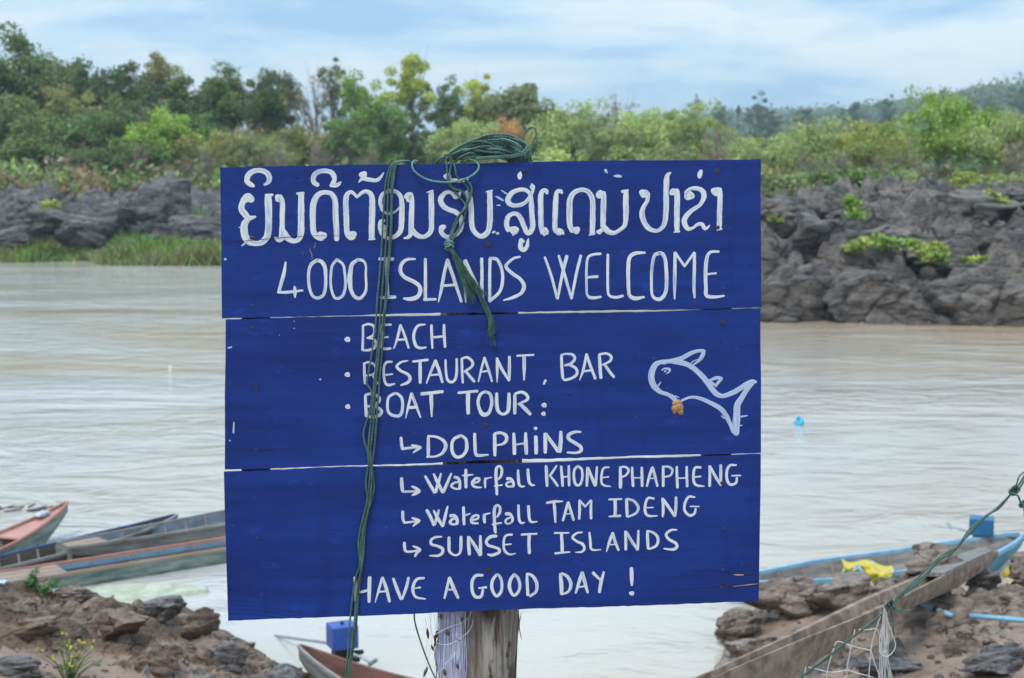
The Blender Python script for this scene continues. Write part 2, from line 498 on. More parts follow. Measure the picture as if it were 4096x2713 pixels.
def lettering(name, chunks, parent, mat, off=0.0, label=None, piece='letter'):
    """strokes that touch make one painted letter, each letter a part of the plank"""
    for ci, (spec, x0, y0, s) in enumerate(chunks):
        sts = [x.strip() for x in spec.replace('\n', ' ').split('|') if x.strip()]
        pts = []
        for st in sts:
            P = np.array([[float(c) for c in q.split(',')] for q in st.split()], float)
            pts.append(crom(np.c_[P, np.zeros(len(P))], 8)[:, :3] if len(P) > 1 else P)
        par = list(range(len(sts)))
        def find(i):
            while par[i] != i: i = par[i]
            return i
        for i in range(len(sts)):
            for j in range(i):
                d = np.hypot(pts[i][:, None, 0] - pts[j][None, :, 0], pts[i][:, None, 1] - pts[j][None, :, 1]) - .42 * (pts[i][:, None, 2] + pts[j][None, :, 2])
                if piece != 'letter' or d.min() < 0: par[find(i)] = find(j)
        for root in sorted(set(find(i) for i in range(len(sts)))):
            sub = '|'.join(sts[i] for i in range(len(sts)) if find(i) == root)
            V, F, UV = strokes(sub, x0, y0, s, off, 0.00020 + 0.00002 * (root % 5) + .00002 * ci)
            o = obj(piece, V, F, MATS[mat], parent)
            uv = o.data.uv_layers.new(name='UVMap')
            li = np.zeros(len(o.data.loops), dtype=np.int32); o.data.loops.foreach_get('vertex_index', li)
            uv.data.foreach_set('uv', np.array(UV, dtype=np.float32)[li].ravel())
            me = o.data; flip = [p.index for p in me.polygons if p.normal.dot(Vector(SN.tolist())) < 0]
            if flip:
                b = bmesh.new(); b.from_mesh(me); b.faces.ensure_lookup_table()
                bmesh.ops.reverse_faces(b, faces=[b.faces[i] for i in flip]); b.to_mesh(me); b.free()

A = """455,368,40 420,350,58 378,310,62 395,240,64 455,195,60 540,185,56 615,215,62 645,275,64 630,325,50 585,352,28
|435,530,80 385,505,105 330,560,70 315,640,74 360,705,74 400,748,66 480,733,24|400,758,50 350,820,80 345,920,88 385,1010,86 475,1050,62 560,1030,70 622,950,80 636,800,80 632,600,85 630,500,82|600,475,28 682,473,30
|755,512,92|770,488,50 797,560,60 797,700,60 795,860,64 792,970,70|712,985,30 760,1005,62 815,960,80|800,870,40 825,940,80 880,1000,66 940,1020,56 1000,990,62 1018,900,76 1020,700,75 1020,540,72 1022,470,68|970,458,26 1050,452,30
|1215,358,50 1170,320,58 1168,260,58 1215,205,58 1320,190,54 1390,222,58 1415,290,54 1385,350,46|1370,362,40 1430,362,48 1472,340,38 1492,315,12
|1265,960,112|1255,985,70 1200,965,64 1165,900,66 1158,750,70 1162,600,72 1195,505,68 1250,455,58 1320,445,52 1380,465,60 1420,540,64 1428,700,70 1436,850,68 1442,1000,62
|1755,238,92|1702,322,14 1745,285,42 1820,292,50 1910,302,44 1960,265,34 1998,210,10
|1620,952,108|1610,990,50 1565,930,62 1555,750,66 1548,550,66 1568,465,54 1620,442,40 1685,502,32|1685,498,28 1740,450,44 1800,435,50 1850,482,62 1862,600,72 1858,800,72 1855,985,66|1822,1000,22 1890,995,24
|1978,640,40 1955,560,44 1978,475,44 2050,432,46 2130,430,46 2190,480,52 2212,560,58 2212,700,66 2205,850,66 2180,925,58 2110,975,50 2040,985,44 1985,945,50 1958,870,56 1965,800,56 2000,775,40|1985,860,86|2005,930,60|1970,640,36 2010,682,34 2080,694,30 2140,665,24 2185,620,18"""
B = """217,490,92|215,540,50 240,470,60 257,550,60 255,700,62 250,850,64 246,940,60|246,945,50 215,975,44 168,986,22|262,885,56 320,950,60 390,970,50 450,945,54 488,880,60 492,700,66 490,560,64 488,440,60|438,444,12 508,424,26
|682,255,86|725,296,40 800,305,46 880,300,36 930,286,10|842,420,10 815,475,46 775,500,46 738,458,40 695,440,42 640,462,52 598,530,66 628,605,64 700,650,56 780,680,58 838,745,56 845,850,56 800,930,52 720,970,50 650,962,52 608,910,58 612,855,60|630,855,66
|912,440,60 945,520,66 962,650,62 965,800,62 990,890,60 1050,955,54 1112,955,60 1165,895,60 1182,800,66 1184,650,66 1182,500,62 1180,440,58|1142,436,18 1208,425,28
|1546,198,12 1536,240,58 1535,275,46
|1672,500,44 1640,440,46 1580,412,48 1500,422,50 1432,465,60 1395,540,64 1430,588,56 1500,600,46 1580,578,46 1640,520,40 1678,440,30|1676,340,14 1684,378,64 1690,425,34 1675,470,30|1668,480,44 1675,600,60 1684,750,64 1688,850,64 1660,918,58 1622,920,56 1588,850,58 1552,760,58 1510,705,54 1450,698,50 1398,740,58 1380,820,62 1400,890,60|1470,892,104|1462,930,34 1458,955,14
|1558,1020,66|1545,1050,56 1548,1100,58 1585,1125,54 1622,1085,46 1632,1025,34 1640,990,10
|1858,455,36 1850,425,50 1805,430,54 1784,500,62 1785,650,62 1787,800,64 1800,900,60|1830,908,98|1825,955,20
|2035,452,30 2020,428,44 1975,445,52 1962,550,62 1956,700,62 1952,850,62 1970,910,60|2010,912,88|2045,930,40"""
C = """130,892,92|85,900,60 56,820,66 55,650,70 58,540,66 95,460,60 160,420,52 220,415,52 280,442,56 325,530,62 328,700,64 325,850,64 322,930,60|285,950,14 352,932,26
|418,470,104|455,450,58 457,550,66 453,700,66 450,850,62|405,912,62|448,880,50 420,905,50|460,860,70 510,905,68 580,925,50 650,888,46 708,830,54 722,700,66 720,550,66 722,442,60|678,435,36 745,418,24
|932,455,104|975,460,62 975,540,46 935,610,50 912,690,64 930,780,62 980,860,60 1060,900,46 1130,880,46 1180,800,60 1196,650,66 1198,450,66 1202,300,66 1215,240,48 1248,212,26
|1283,440,88|1318,425,72 1328,500,66 1325,650,66 1325,800,66 1325,895,58|1288,915,14 1355,906,24
|1470,482,116|1430,450,46 1480,405,42 1560,398,50 1628,430,60 1645,500,60 1600,590,44 1500,660,50 1432,730,60 1412,800,64 1450,872,54 1510,868,34 1570,825,38 1620,822,48 1655,872,46 1692,858,26 1714,830,8|1612,190,40 1595,230,58 1592,262,48
|1790,432,112|1828,410,62 1835,500,62 1830,650,62 1828,800,62 1824,875,54|1800,893,12 1858,877,18"""
D_ = """178,192,16 165,280,30 140,370,30 122,440,28|112,452,20 200,450,26 325,435,16|255,405,20 258,450,30 258,495,14
|450,175,30 400,210,30 376,280,26 380,400,26 410,480,26 455,500,26 505,470,28 522,380,28 518,250,32 492,192,34 450,175,28
|620,170,24 580,220,22 567,300,22 567,400,22 590,480,24 620,505,24 668,480,26 692,400,24 686,280,22 670,210,22 620,170,24
|800,170,28 750,210,34 735,280,40 730,340,42 740,430,32 775,492,30 820,502,30 860,460,26 872,400,22 868,300,20 868,220,20 845,180,24 800,170,28
|985,165,26 1100,165,32|1050,180,24 1050,300,26 1058,480,26|1000,497,26 1120,492,28
|1292,164,16 1220,170,26 1176,210,32 1166,270,32 1200,320,32 1280,360,34 1330,400,34 1335,450,36 1310,492,36 1250,510,34 1195,504,18
|1380,165,24 1382,300,28 1380,500,28|1372,514,28 1470,512,20
|1494,535,10 1520,420,28 1545,280,28 1572,175,30|1572,172,30 1615,300,30 1655,420,30 1690,530,24|1515,397,22 1628,388,22
|1728,540,8 1725,450,22 1718,300,20 1722,180,28|1725,180,32 1775,290,30 1830,410,32 1878,528,24|1865,162,28 1868,300,28 1868,420,30 1878,525,20
|1938,165,28 1935,300,26 1935,525,28|1938,158,26 2000,172,28 2040,260,28 2045,360,28 2018,450,28 1935,528,26
|2195,145,18 2140,160,22 2082,210,26 2078,240,28 2130,290,30 2200,340,30 2230,400,34 2205,460,30 2140,495,28 2055,520,12"""
E_ = """282,165,22 340,330,26 400,555,24|490,155,34 450,320,30 403,555,24|415,150,24 455,280,30 535,555,24|623,150,28 580,330,28 537,555,22
|810,132,24 740,140,24 692,168,24 678,260,24 678,450,22 686,525,24 730,550,30 812,540,22|685,355,22 780,348,28
|880,140,26 878,300,26 880,480,26 900,532,26 960,545,28 1022,530,24
|1230,122,22 1140,128,34 1085,170,36 1072,280,36 1075,450,34 1086,528,34 1140,555,36 1222,542,22
|1370,125,36 1320,150,32 1298,260,30 1292,400,26 1300,520,26 1340,560,34 1390,552,36 1430,480,34 1435,330,34 1425,200,34 1400,138,36 1370,125,36
|1512,560,14 1512,400,34 1515,250,32 1515,125,28|1517,122,26 1607,250,24|1607,248,24 1698,122,26|1700,125,28 1698,300,32 1695,450,30 1702,548,18
|1930,110,22 1850,118,28 1815,180,34 1805,320,36 1808,450,34 1816,528,36 1900,540,28 1980,530,18|1818,325,20 1905,316,20"""
Fz = """130,257,58|130,625,54|134,960,52
|292,115,26 292,250,26 288,365,28|292,112,22 350,97,26 400,115,28 415,165,28 395,215,24 340,240,18|335,242,18 400,252,24 432,300,30 402,350,30 340,370,26 285,368,20
|585,102,22 500,108,24 486,132,26 485,250,30 487,330,28 520,355,28 582,350,24|490,240,20 552,232,20
|614,352,14 650,250,26 683,110,28|683,108,28 730,220,28 770,345,24|650,262,24 740,256,22
|942,100,18 870,112,28 832,170,32 822,240,32 845,320,34 890,346,28 950,340,20
|1008,110,30 1012,230,28 1018,348,20|1140,105,28 1142,220,32 1150,335,28|1020,237,24 1128,225,24
|305,505,24 308,620,28 312,718,22|308,510,20 350,496,24 408,520,26 425,570,26 400,620,24 325,635,18|392,622,28 442,718,24
|595,490,20 540,496,26 513,540,26 510,640,26 526,710,26 560,733,28 625,720,16|518,632,22 602,620,18
|760,480,16 690,496,24 646,540,28 690,585,30 760,622,32 786,665,34 758,708,32 690,735,18
|815,488,22 968,470,28|890,490,32 890,600,36 890,708,32
|955,716,14 1000,600,26 1050,480,32|1050,480,36 1090,590,34 1123,704,26|990,632,20 1092,622,22
|1155,474,24 1160,600,26 1176,678,28 1215,703,30 1254,678,28 1272,600,28 1272,462,24
|1325,460,28 1328,580,28 1335,710,22|1328,456,22 1385,446,28 1435,490,30 1430,540,28 1355,594,24|1367,592,28 1415,650,32 1455,696,30
|318,845,30 322,950,32 328,1055,34|320,836,26 380,826,28 455,858,34 460,905,32 400,945,28 330,960,22|410,950,30 480,995,34 470,1045,34 400,1068,28 332,1060,24
|625,820,28 562,860,28 548,940,28 560,1020,30 620,1055,30 680,1048,32 705,980,32 700,880,32 662,832,28 625,820,26
|739,1080,8 765,960,26 798,825,26|798,822,30 845,940,30 893,1070,18|772,970,32 850,965,30
|905,828,34 1125,802,32|1005,825,38 1008,940,36 1012,1062,16
|1290,815,26 1488,797,28|1392,825,44 1390,940,42 1392,1028,38"""
Fd = """690,1285,30 695,1350,32 702,1392,32|702,1400,28 800,1390,24 895,1386,14|802,1362,20 860,1376,28 898,1386,20 860,1410,28 818,1440,14
|975,1285,32 975,1380,36 975,1475,30|972,1266,22 1060,1276,26 1130,1312,34 1158,1370,40 1130,1438,34 1060,1478,22 960,1485,18
|1305,1265,32 1242,1300,34 1220,1370,34 1235,1450,36 1280,1488,34 1340,1465,34 1376,1400,36 1370,1310,34 1330,1268,28 1302,1263,28"""
Gz = """42,525,18 80,370,30 118,225,28|118,225,34 165,360,34 213,520,24|72,403,22 152,390,22
|278,532,12 278,400,32 278,236,34|276,232,34 340,370,40 425,510,30|432,212,34 432,370,40 428,505,34
|528,200,24 735,188,24|617,210,44 617,350,42 615,502,20
|884,508,34 862,552,26
|1085,200,34 1090,340,38 1100,475,36|1082,190,26 1150,175,28 1228,190,36 1250,240,34 1200,300,34 1130,320,28|1198,318,34 1268,360,34 1278,428,36 1220,478,34 1130,502,34 1102,482,24
|1312,506,12 1360,370,32 1398,182,28|1398,182,36 1450,330,40 1508,484,34|1372,394,26 1448,385,28
|1560,190,36 1568,340,44 1578,475,40|1562,182,30 1650,172,30 1708,210,34 1690,268,32 1600,315,24|1627,312,32 1690,400,38 1742,465,34
|130,650,34 72,682,38 40,760,38 50,850,40 90,930,52 150,933,48 190,880,40 210,780,40 190,682,40 130,650,34
|272,672,38 272,790,48 290,890,44 350,933,36 410,898,44 424,800,50 425,675,40
|500,695,38 500,820,44 498,922,38|502,676,28 580,656,36 648,690,40 655,750,38 540,806,22|562,802,42 630,865,48 692,930,44
|868,820,62|860,928,56"""
Gd = """760,1110,44|763,1215,44 765,1320,50 768,1422,44
|-4,1180,38 0,1300,44 8,1420,40 40,1450,42 165,1442,22
|245,1185,40 248,1320,48 250,1450,34|248,1176,30 320,1166,34 388,1200,44 395,1260,42 350,1305,32 275,1322,18
|487,1175,36 492,1300,46 495,1428,44|635,1170,34 638,1300,48 645,1425,42|512,1314,24 618,1300,24
|878,1178,40 882,1300,48 882,1412,40|888,1180,36 960,1280,44 1042,1395,48|1078,1155,42 1075,1280,52 1065,1402,46
|1328,1155,24 1250,1156,36 1178,1190,44 1175,1240,44 1250,1290,44 1322,1340,46 1330,1388,44 1270,1418,32 1160,1412,24"""
Iw = """137,218,34 140,290,42 148,366,36|150,376,28 230,375,26 345,368,16|260,314,22 310,340,38 352,370,24 300,400,38 260,420,14
|418,196,30 465,280,38 528,384,40|603,162,20 575,260,36 542,380,34|518,168,24 560,260,40 622,380,38|726,162,22 680,270,36 632,382,36
|765,205,32 808,220,36 828,275,32 825,340,34|815,262,20 760,272,26 726,310,30 768,340,24 818,345,20
|898,118,34 898,220,40 900,325,34|860,185,18 920,182,26 985,173,12
|990,274,24 1050,255,26 1055,222,28 1015,220,30 976,265,34 986,308,30 1030,325,26 1082,325,16
|1130,218,26 1125,270,30 1128,328,20|1134,226,22 1170,213,18 1204,208,14
|1268,238,18 1310,200,30 1325,120,34 1300,76,28 1262,100,34 1255,200,38 1260,300,36 1265,408,32|1236,310,16 1328,298,18
|1388,222,38 1430,228,36 1460,270,36 1460,315,30|1448,260,20 1395,266,24 1376,295,28 1400,317,24 1455,312,22
|1515,122,26 1520,220,34 1530,292,32 1560,315,26 1594,312,16|1632,114,34 1638,200,36 1650,268,34 1680,298,28 1712,298,16"""
I2 = """152,612,34 152,690,34 165,734,32|168,745,26 250,735,24 350,719,12|262,688,20 310,706,34 350,719,22 310,750,32 270,788,12
|437,598,38 480,680,40 518,772,32|578,594,22 555,680,34 527,768,30|518,602,24 560,680,40 622,784,34|683,552,22 655,660,36 630,782,28
|715,662,38 765,662,38 795,710,40 795,758,34|786,700,24 740,700,28 710,738,34 740,763,28 795,760,24
|870,562,32 873,660,36 878,762,32|884,658,26 950,637,16
|975,714,24 1040,695,26 1045,662,28 1000,661,30 962,705,34 976,744,32 1045,752,20
|1115,650,34 1115,700,36 1120,740,30|1124,646,26 1184,631,18
|1268,678,20 1300,620,32 1300,558,30 1265,538,30 1236,580,36 1235,680,36 1240,780,38 1248,858,34|1212,765,20 1318,746,20
|1374,640,38 1420,643,36 1450,690,34 1445,735,28|1434,680,20 1385,700,26 1366,735,28 1400,758,22 1445,737,22
|1520,538,30 1523,640,32 1532,716,32 1560,748,28 1594,740,14|1638,548,34 1645,650,34 1656,716,32 1690,737,26 1744,730,14"""
I3 = """170,982,34 172,1040,36 192,1083,30 260,1085,26 350,1066,16|274,1022,18 320,1042,32 360,1065,24 320,1100,34 297,1140,28
|612,910,18 540,916,28 486,950,30 492,1000,34 560,1020,30 618,1050,38 620,1100,36 570,1134,32 470,1135,16
|698,918,34 700,1000,38 706,1086,34 770,1130,24 828,1098,30 840,1000,38 840,912,34
|928,912,32 932,1010,40 940,1118,38|937,914,28 1000,1010,40 1068,1124,42|1070,902,30 1072,1000,38 1075,1122,36
|1258,902,34 1190,912,40 1142,960,34 1162,1010,34 1240,1035,30 1293,1060,36 1285,1100,34 1210,1128,34 1158,1120,22
|1444,885,26 1385,892,26 1352,930,28 1346,1030,28 1366,1088,32 1420,1120,24 1488,1108,12|1352,1005,18 1434,998,18
|1558,885,26 1738,875,24|1648,890,38 1645,1000,38 1650,1102,38"""
J1 = """115,116,30 120,210,34 125,320,28|223,110,16 185,170,24 152,218,22|156,218,20 195,265,26 233,320,24
|270,120,28 278,220,30 285,320,26|348,114,24 350,215,30 352,315,26|290,228,16 338,222,16
|440,115,26 405,160,26 402,250,26 425,308,28 465,304,26 488,230,26 480,150,26 440,115,26
|540,134,28 538,230,30 533,320,24|546,134,26 580,220,32 618,316,28|638,124,22 632,220,28 625,314,26
|762,128,16 710,136,22 688,190,24 685,280,24 712,315,22 778,325,12|690,235,14 758,226,14
|878,130,30 880,230,34 880,335,34|876,128,20 930,125,24 964,160,26 935,210,22 890,228,18
|1000,130,24 1003,220,28 1010,320,28|1100,130,26 1102,220,30 1103,320,28|1010,238,14 1094,236,14
|1152,320,24 1180,210,28 1208,130,26|1208,130,30 1235,220,30 1260,320,26|1178,243,14 1242,240,14
|1320,120,28 1320,220,28 1320,320,28|1315,124,16 1370,122,22 1414,155,26 1395,210,22 1335,228,18
|1460,123,26 1462,220,28 1467,335,28|1562,123,24 1563,220,28 1567,325,28|1475,240,14 1558,238,14
|1705,130,26 1652,132,26 1632,190,28 1636,278,26 1670,315,26 1742,322,12|1648,228,18 1706,222,18
|1798,116,26 1800,220,28 1798,320,28|1802,118,24 1850,210,30 1912,310,26|1912,106,26 1912,200,30 1912,304,24
|2072,105,18 2010,108,26 1976,160,28 1976,250,30 2010,305,28 2068,290,26 2080,235,22|2026,215,16 2118,213,16"""
J2 = """122,494,22 200,481,26 284,478,14|195,492,28 205,580,32 210,692,22
|287,675,26 315,580,28 338,492,26|340,490,30 370,580,30 398,670,26|308,608,12 372,605,12
|460,470,26 460,560,28 455,660,24|463,474,22 515,532,22|516,532,20 573,470,20|578,470,24 575,560,28 578,654,28
|762,460,20 892,455,18|825,468,34 827,560,34 825,625,34|762,635,14 878,628,26
|942,460,30 945,550,32 950,632,30|948,452,20 1020,477,26 1063,540,30 1040,600,26 958,638,18
|1224,450,22 1165,446,26 1136,510,28 1136,590,28 1170,628,24 1260,628,12|1144,545,12 1216,542,14
|1312,450,26 1320,540,30 1318,634,26|1320,455,26 1370,530,32 1438,628,28|1452,436,26 1450,530,30 1443,625,28
|1644,435,18 1585,432,26 1546,490,28 1540,570,28 1590,623,28 1640,605,26 1655,555,22|1598,530,14 1688,533,14"""
J3 = """202,805,20 348,803,16|272,814,30 278,900,34 280,992,34|208,1015,22 358,1000,16
|484,798,16 430,806,22 386,850,26 430,890,26 490,920,30 508,965,28 480,998,22 415,1003,10
|560,800,20 570,890,28 576,962,26 610,980,20 678,975,10
|736,994,14 765,900,30 798,806,26|798,806,32 825,890,32 860,980,26|778,925,14 842,920,14
|932,790,28 935,880,30 935,974,28|942,794,26 990,880,32 1056,975,28|1065,780,22 1062,870,28 1060,964,26
|1158,785,28 1160,880,32 1165,964,28|1168,782,20 1235,812,28 1268,870,30 1245,938,28 1172,970,20
|1460,772,16 1400,776,24 1350,820,28 1380,870,28 1448,910,30 1460,948,32 1420,974,28 1328,965,16"""
Kz = """118,268,34 128,400,42 119,540,18|292,268,42 288,400,46 286,555,36|185,440,30 265,423,28
|357,562,12 395,430,28 438,278,28|444,270,34 490,400,42 526,552,32|388,440,24 478,431,22
|572,282,30 615,400,40 663,522,34|753,272,32 725,390,36 677,522,26
|935,275,28 860,286,34 816,340,36 806,430,36 840,500,30 952,522,18|790,402,10 892,386,24
|1178,512,26 1205,400,32 1233,278,30|1236,272,38 1285,390,42 1338,508,34|1212,412,22 1306,411,24
|1628,241,32 1550,247,36 1506,310,38 1506,420,38 1542,494,38 1610,494,36 1635,415,30|1584,394,20 1672,386,30
|1800,230,30 1752,290,38 1736,370,38 1760,450,36 1800,488,34 1850,430,38 1857,340,36 1836,262,34 1800,230,30
|2005,230,34 1962,290,40 1946,370,42 1970,450,36 2010,480,34 2060,420,36 2070,350,38 2045,272,36 2005,230,30
|2155,226,30 2158,350,36 2165,474,36|2158,222,26 2220,250,36 2268,330,40 2264,430,34 2192,488,32"""
Lz = """350,190,32 358,280,40 362,384,34|362,182,24 420,216,32 453,290,34 430,360,28 370,390,18
|500,374,22 530,280,32 560,178,28|565,176,34 590,270,36 618,370,26|524,320,18 602,306,18
|672,178,32 740,245,22|778,170,22 750,270,34 734,368,28|1050,132,32 1052,220,40 1054,298,22|1052,380,48"""
Hd = """1040,150,40 940,165,50 840,205,60 740,260,66 620,295,66 500,310,60|500,318,70 430,320,60 358,360,78 312,460,88 306,560,88 345,660,84 430,740,62 540,780,56 620,830,66 662,890,56
|600,310,60 700,322,70 800,345,72 900,400,72 1010,500,76 1090,590,80 1160,690,76 1230,768,76 1320,800,62 1450,760,70 1560,700,70 1660,632,70 1745,592,56 1795,600,40
|1762,604,50 1700,662,70 1640,750,70 1580,850,80 1532,930,90 1522,1050,100 1516,1180,108 1512,1330,90
|740,865,36 830,826,36 920,818,42 1040,850,52 1160,905,60 1290,980,70 1370,1080,70 1430,1200,60 1478,1310,66
|1052,155,50 1030,230,60 975,300,42 910,348,22 840,368,8|965,277,8 900,305,14 848,358,8
|1140,575,30 1230,542,50 1305,552,38 1250,615,42 1222,665,26|1150,600,40 1200,640,40
|1585,1095,30 1672,1080,16|1572,1222,22 1600,1215,10|1298,1082,12 1340,1115,24|398,655,24 438,605,18|455,430,18 490,408,22 560,418,38 562,450,28 515,488,10|500,445,36|640,800,20 700,820,12"""
K8 = 800 / 2368
lettering('lao_lettering', [(A, 860, 620, K8), (B, 1560, 620, K8), (C, 2260, 620, K8)], pl1, 'white_paint', label='large white Lao lettering')
lettering('english_lettering', [(D_, 1060, 960, 1100 / 2368), (E_, 2060, 960, 1000 / 2368)], pl1, 'white_paint', label='tall narrow white line 4000 ISLANDS WELCOME')
lettering('list_lettering', [(Fz, 1340, 1260, 600 / 1568), (Gz, 1900, 1360, 600 / 1882)], pl2, 'white_paint', -0.0012, 'white list BEACH, RESTAURANT, BAR, BOAT TOUR')
lettering('dolphins_lettering', [(Fd, 1340, 1260, 600 / 1568), (Gd, 1900, 1360, 600 / 1882)], pl2, 'white_paint', -0.0012, 'white arrow and the word DOLPHINS')
lettering('dolphin_drawing', [(Hd, 2520, 1360, 540 / 1924)], pl2, 'thin_white_paint', -0.0012, None, 'dolphin_drawing')
lettering('waterfall_lettering', [(Iw, 1560, 1840, K8), (J1, 2140, 1820, 920 / 2368)], pl3, 'white_paint', 0.0008, 'arrow and first waterfall line, KHONE PHAPHENG')
lettering('waterfall_lettering', [(I2, 1560, 1840, K8), (J2, 2140, 1820, 920 / 2368)], pl3, 'white_paint', 0.0008, 'arrow and second waterfall line, TAM IDENG')
lettering('sunset_lettering', [(I3, 1560, 1840, K8), (J3, 2140, 1820, 920 / 2368)], pl3, 'white_paint', 0.0008, 'arrow and the words SUNSET ISLANDS')
lettering('farewell_lettering', [(Kz, 1380, 2220, K8), (Lz, 2100, 2220, 960 / 2368)], pl3, 'white_paint', 0.0008, 'white words HAVE A GOOD DAY !')
# stray dabs and smears of white
lettering('paint_smear', [("480,180,30|480,185,34 500,215,14|575,250,10 620,250,36 665,255,26", 2260, 620, K8),
                          ("1215,920,26 1240,910,30|1275,930,36|1250,490,10 1290,510,26 1340,540,20|1320,420,14 1380,460,20|1262,598,8 1300,597,20", 1560, 620, K8),
                          ("122,1235,30|320,1075,20 350,1050,24|290,860,18", 860, 620, K8)], pl1, 'thin_white_paint', 0.0, None, 'paint_smear')
lettering('paint_smear', [("916,737,16|560,350,8|690,230,8|690,292,10|165,1110,10 160,1200,16|130,1270,14|115,462,14 145,455,12", 860, 1180, 640 / 1394)], pl2, 'thin_white_paint', -0.0012, None, 'paint_smear')

# screws, knots, cracks
sv, sf = [], []
n = 10
for r, y in ((1.0, 0.0), (0.82, 1.0)):
    for i in range(n):
        a = 2 * math.pi * i / n; sv.append((r * math.cos(a), y, r * math.sin(a)))
sf = [(i, (i + 1) % n, n + (i + 1) % n, n + i) for i in range(n)] + [tuple(range(n, 2 * n))]
def screw(px, py, parent, mat, r=3.9, off=0.0, h=0.0006):
    o = S(px, py, off)
    V = [o + SU * (x * r * SPX) + SV * (z * r * SPX) + SN * (y * h) for x, y, z in sv]
    return obj('screw', V, sf, mat, parent)
for x, y, pr, k in [(1006, 718, pl1, 1), (1006, 952, pl1, 2), (1006, 1225, pl1, 1), (1955, 980, pl1, 0), (2870, 686, pl1, 0), (2872, 910, pl1, 2), (2892, 1155, pl1, 1),
                    (1010, 1310, pl2, 1), (1022, 1553, pl2, 0), (1025, 1802, pl2, 1), (1944, 1702, pl2, 0), (2892, 1293, pl2, 0),
                    (1028, 2155, pl3, 1), (1045, 2382, pl3, 1), (1955, 2280, pl3, 0), (2888, 1932, pl3, 2), (2898, 2117, pl3, 1), (2890, 2281, pl3, 1), (2886, 2352, pl3, 1)]:
    of = {pl1: 0, pl2: -0.0012, pl3: 0.0008}[pr]
    if k == 2: screw(x, y, pr, rust_ring, 8.0, of + 0.0006, 0.0006)
    if k != 1: screw(x, y, pr, rust_ring if k == 2 else screw_mat, 10.5 if k == 0 and x > 1900 else 8.0, of + 0.0002, 0.0004).name = 'rust_stain'
    screw(x, y, pr, screw_blue if k == 1 else screw_mat, 7.6 if k != 2 else 5.8, of + (0.0012 if k == 2 else 0.0004), 0.0008)
def sliver(name, pts, parent, mat, off):
    """pts x,y,w: a split in the wood or a flake of paint lost"""
    V = []; F = []
    Q = crom(np.c_[np.array(pts, float), np.zeros(len(pts))], 6)[:, :3]
    for i, (x, y, w) in enumerate(Q):
        w = w * rnd.uniform(.6, 1.2)
        V += [S(x, y - w / 2, off), S(x, y + w / 2, off)]
        if i: F.append((2 * i - 2, 2 * i - 1, 2 * i + 1, 2 * i))
    return obj(name, V, F, mat, parent)
sliver('crack', [(886, 967, 1.6), (1000, 963, 2.2), (1080, 955, 2.6), (1200, 946, 2.2), (1310, 943, 1.4), (1420, 945, .6)], pl1, dark_wood, 0.0016)
sliver('crack', [(2670, 2362, 1), (2800, 2354, 2.4), (2900, 2348, 5), (2940, 2345, 4), (3000, 2341, 6), (3034, 2338, 6)], pl3, dark_wood, 0.0012)
sliver('crack', [(2760, 2280, .8), (2890, 2288, 2), (2950, 2299, 4), (2980, 2300, 5), (3034, 2301, 3)], pl3, dark_wood, 0.0012)
sliver('crack', [(898, 1805, 1), (1020, 1803, 1.6), (1150, 1800, .8)], pl2, dark_wood, -0.0008)
for q in ([(2934, 2299, 3), (2950, 2300, 6), (2976, 2300, 4)], [(2932, 2346, 2), (2990, 2340, 4), (3030, 2336, 3)]):
    sliver('splinter', q, pl3, bare_wood, 0.0015)
for q in ([(1259, 970, 5), (1262, 980, 8), (1256, 992, 7)], [(1238, 995, 5), (1243, 1008, 9), (1249, 1022, 8)], [(1246, 1024, 5), (1250, 1032, 4), (1246, 1040, 3)], [(1219, 656, 4), (1226, 662, 9), (1234, 661, 5)], [(1208, 1003, 3), (1214, 1020, 3)]):
    sliver('bare_knot', q, pl1, bare_wood, 0.0004)
for q in ([(1186, 709, 5), (1193, 713, 9), (1199, 715, 4)], [(2090, 690, 5), (2104, 690, 8), (2116, 688, 4)], [(1004, 945, 4), (985, 975, 2)]):
    sliver('knot_hole', q, pl1, dark_wood, 0.0004)
sliver('knot_hole', [(2270, 1579, 4), (2280, 1581, 6), (2286, 1587, 3)], pl2, dark_wood, -0.0008)
sliver('stained_knot', [(2884, 2342, 8), (2894, 2341, 14), (2900, 2345, 8)], pl3, dark_wood, 0.0014)
sliver('stained_knot', [(1962, 2272, 6), (1958, 2280, 12), (1952, 2286, 8)], pl3, screw_mat, 0.0013)
sliver('stained_knot', [(2658, 2052, 8), (2660, 2058, 10), (2654, 2066, 8)], pl3, rust_ring, 0.0016)
# the resin drip at the dolphin's mouth
V = []; F = []
Rb = [(2700, 1614, 12), (2712, 1612, 16), (2716, 1628, 18), (2704, 1634, 16), (2722, 1646, 12), (2700, 1648, 8), (2726, 1652, 8), (2697, 1652, 5)]
for (x, y, r) in Rb:
    c = len(V); V.append(S(x, y, -0.0012 + r * SPX * 0.55))
    for i in range(9):
        a = i * 2 * math.pi / 9; q = r * rnd.uniform(.8, 1.15); V.append(S(x + q * math.cos(a) * .8, y + q * math.sin(a) * .8, -0.0012 + r * SPX * .35))
    for i in range(9):
        a = i * 2 * math.pi / 9; q = r * rnd.uniform(.95, 1.2); V.append(S(x + q * math.cos(a), y + q * math.sin(a), -0.0013))
    for i in range(9):
        k = (i + 1) % 9
        F += [(c, c + 1 + k, c + 1 + i), (c + 1 + i, c + 1 + k, c + 10 + k, c + 10 + i)]
obj('resin_lump', V, F, resin_mat, pl2, smooth=True)

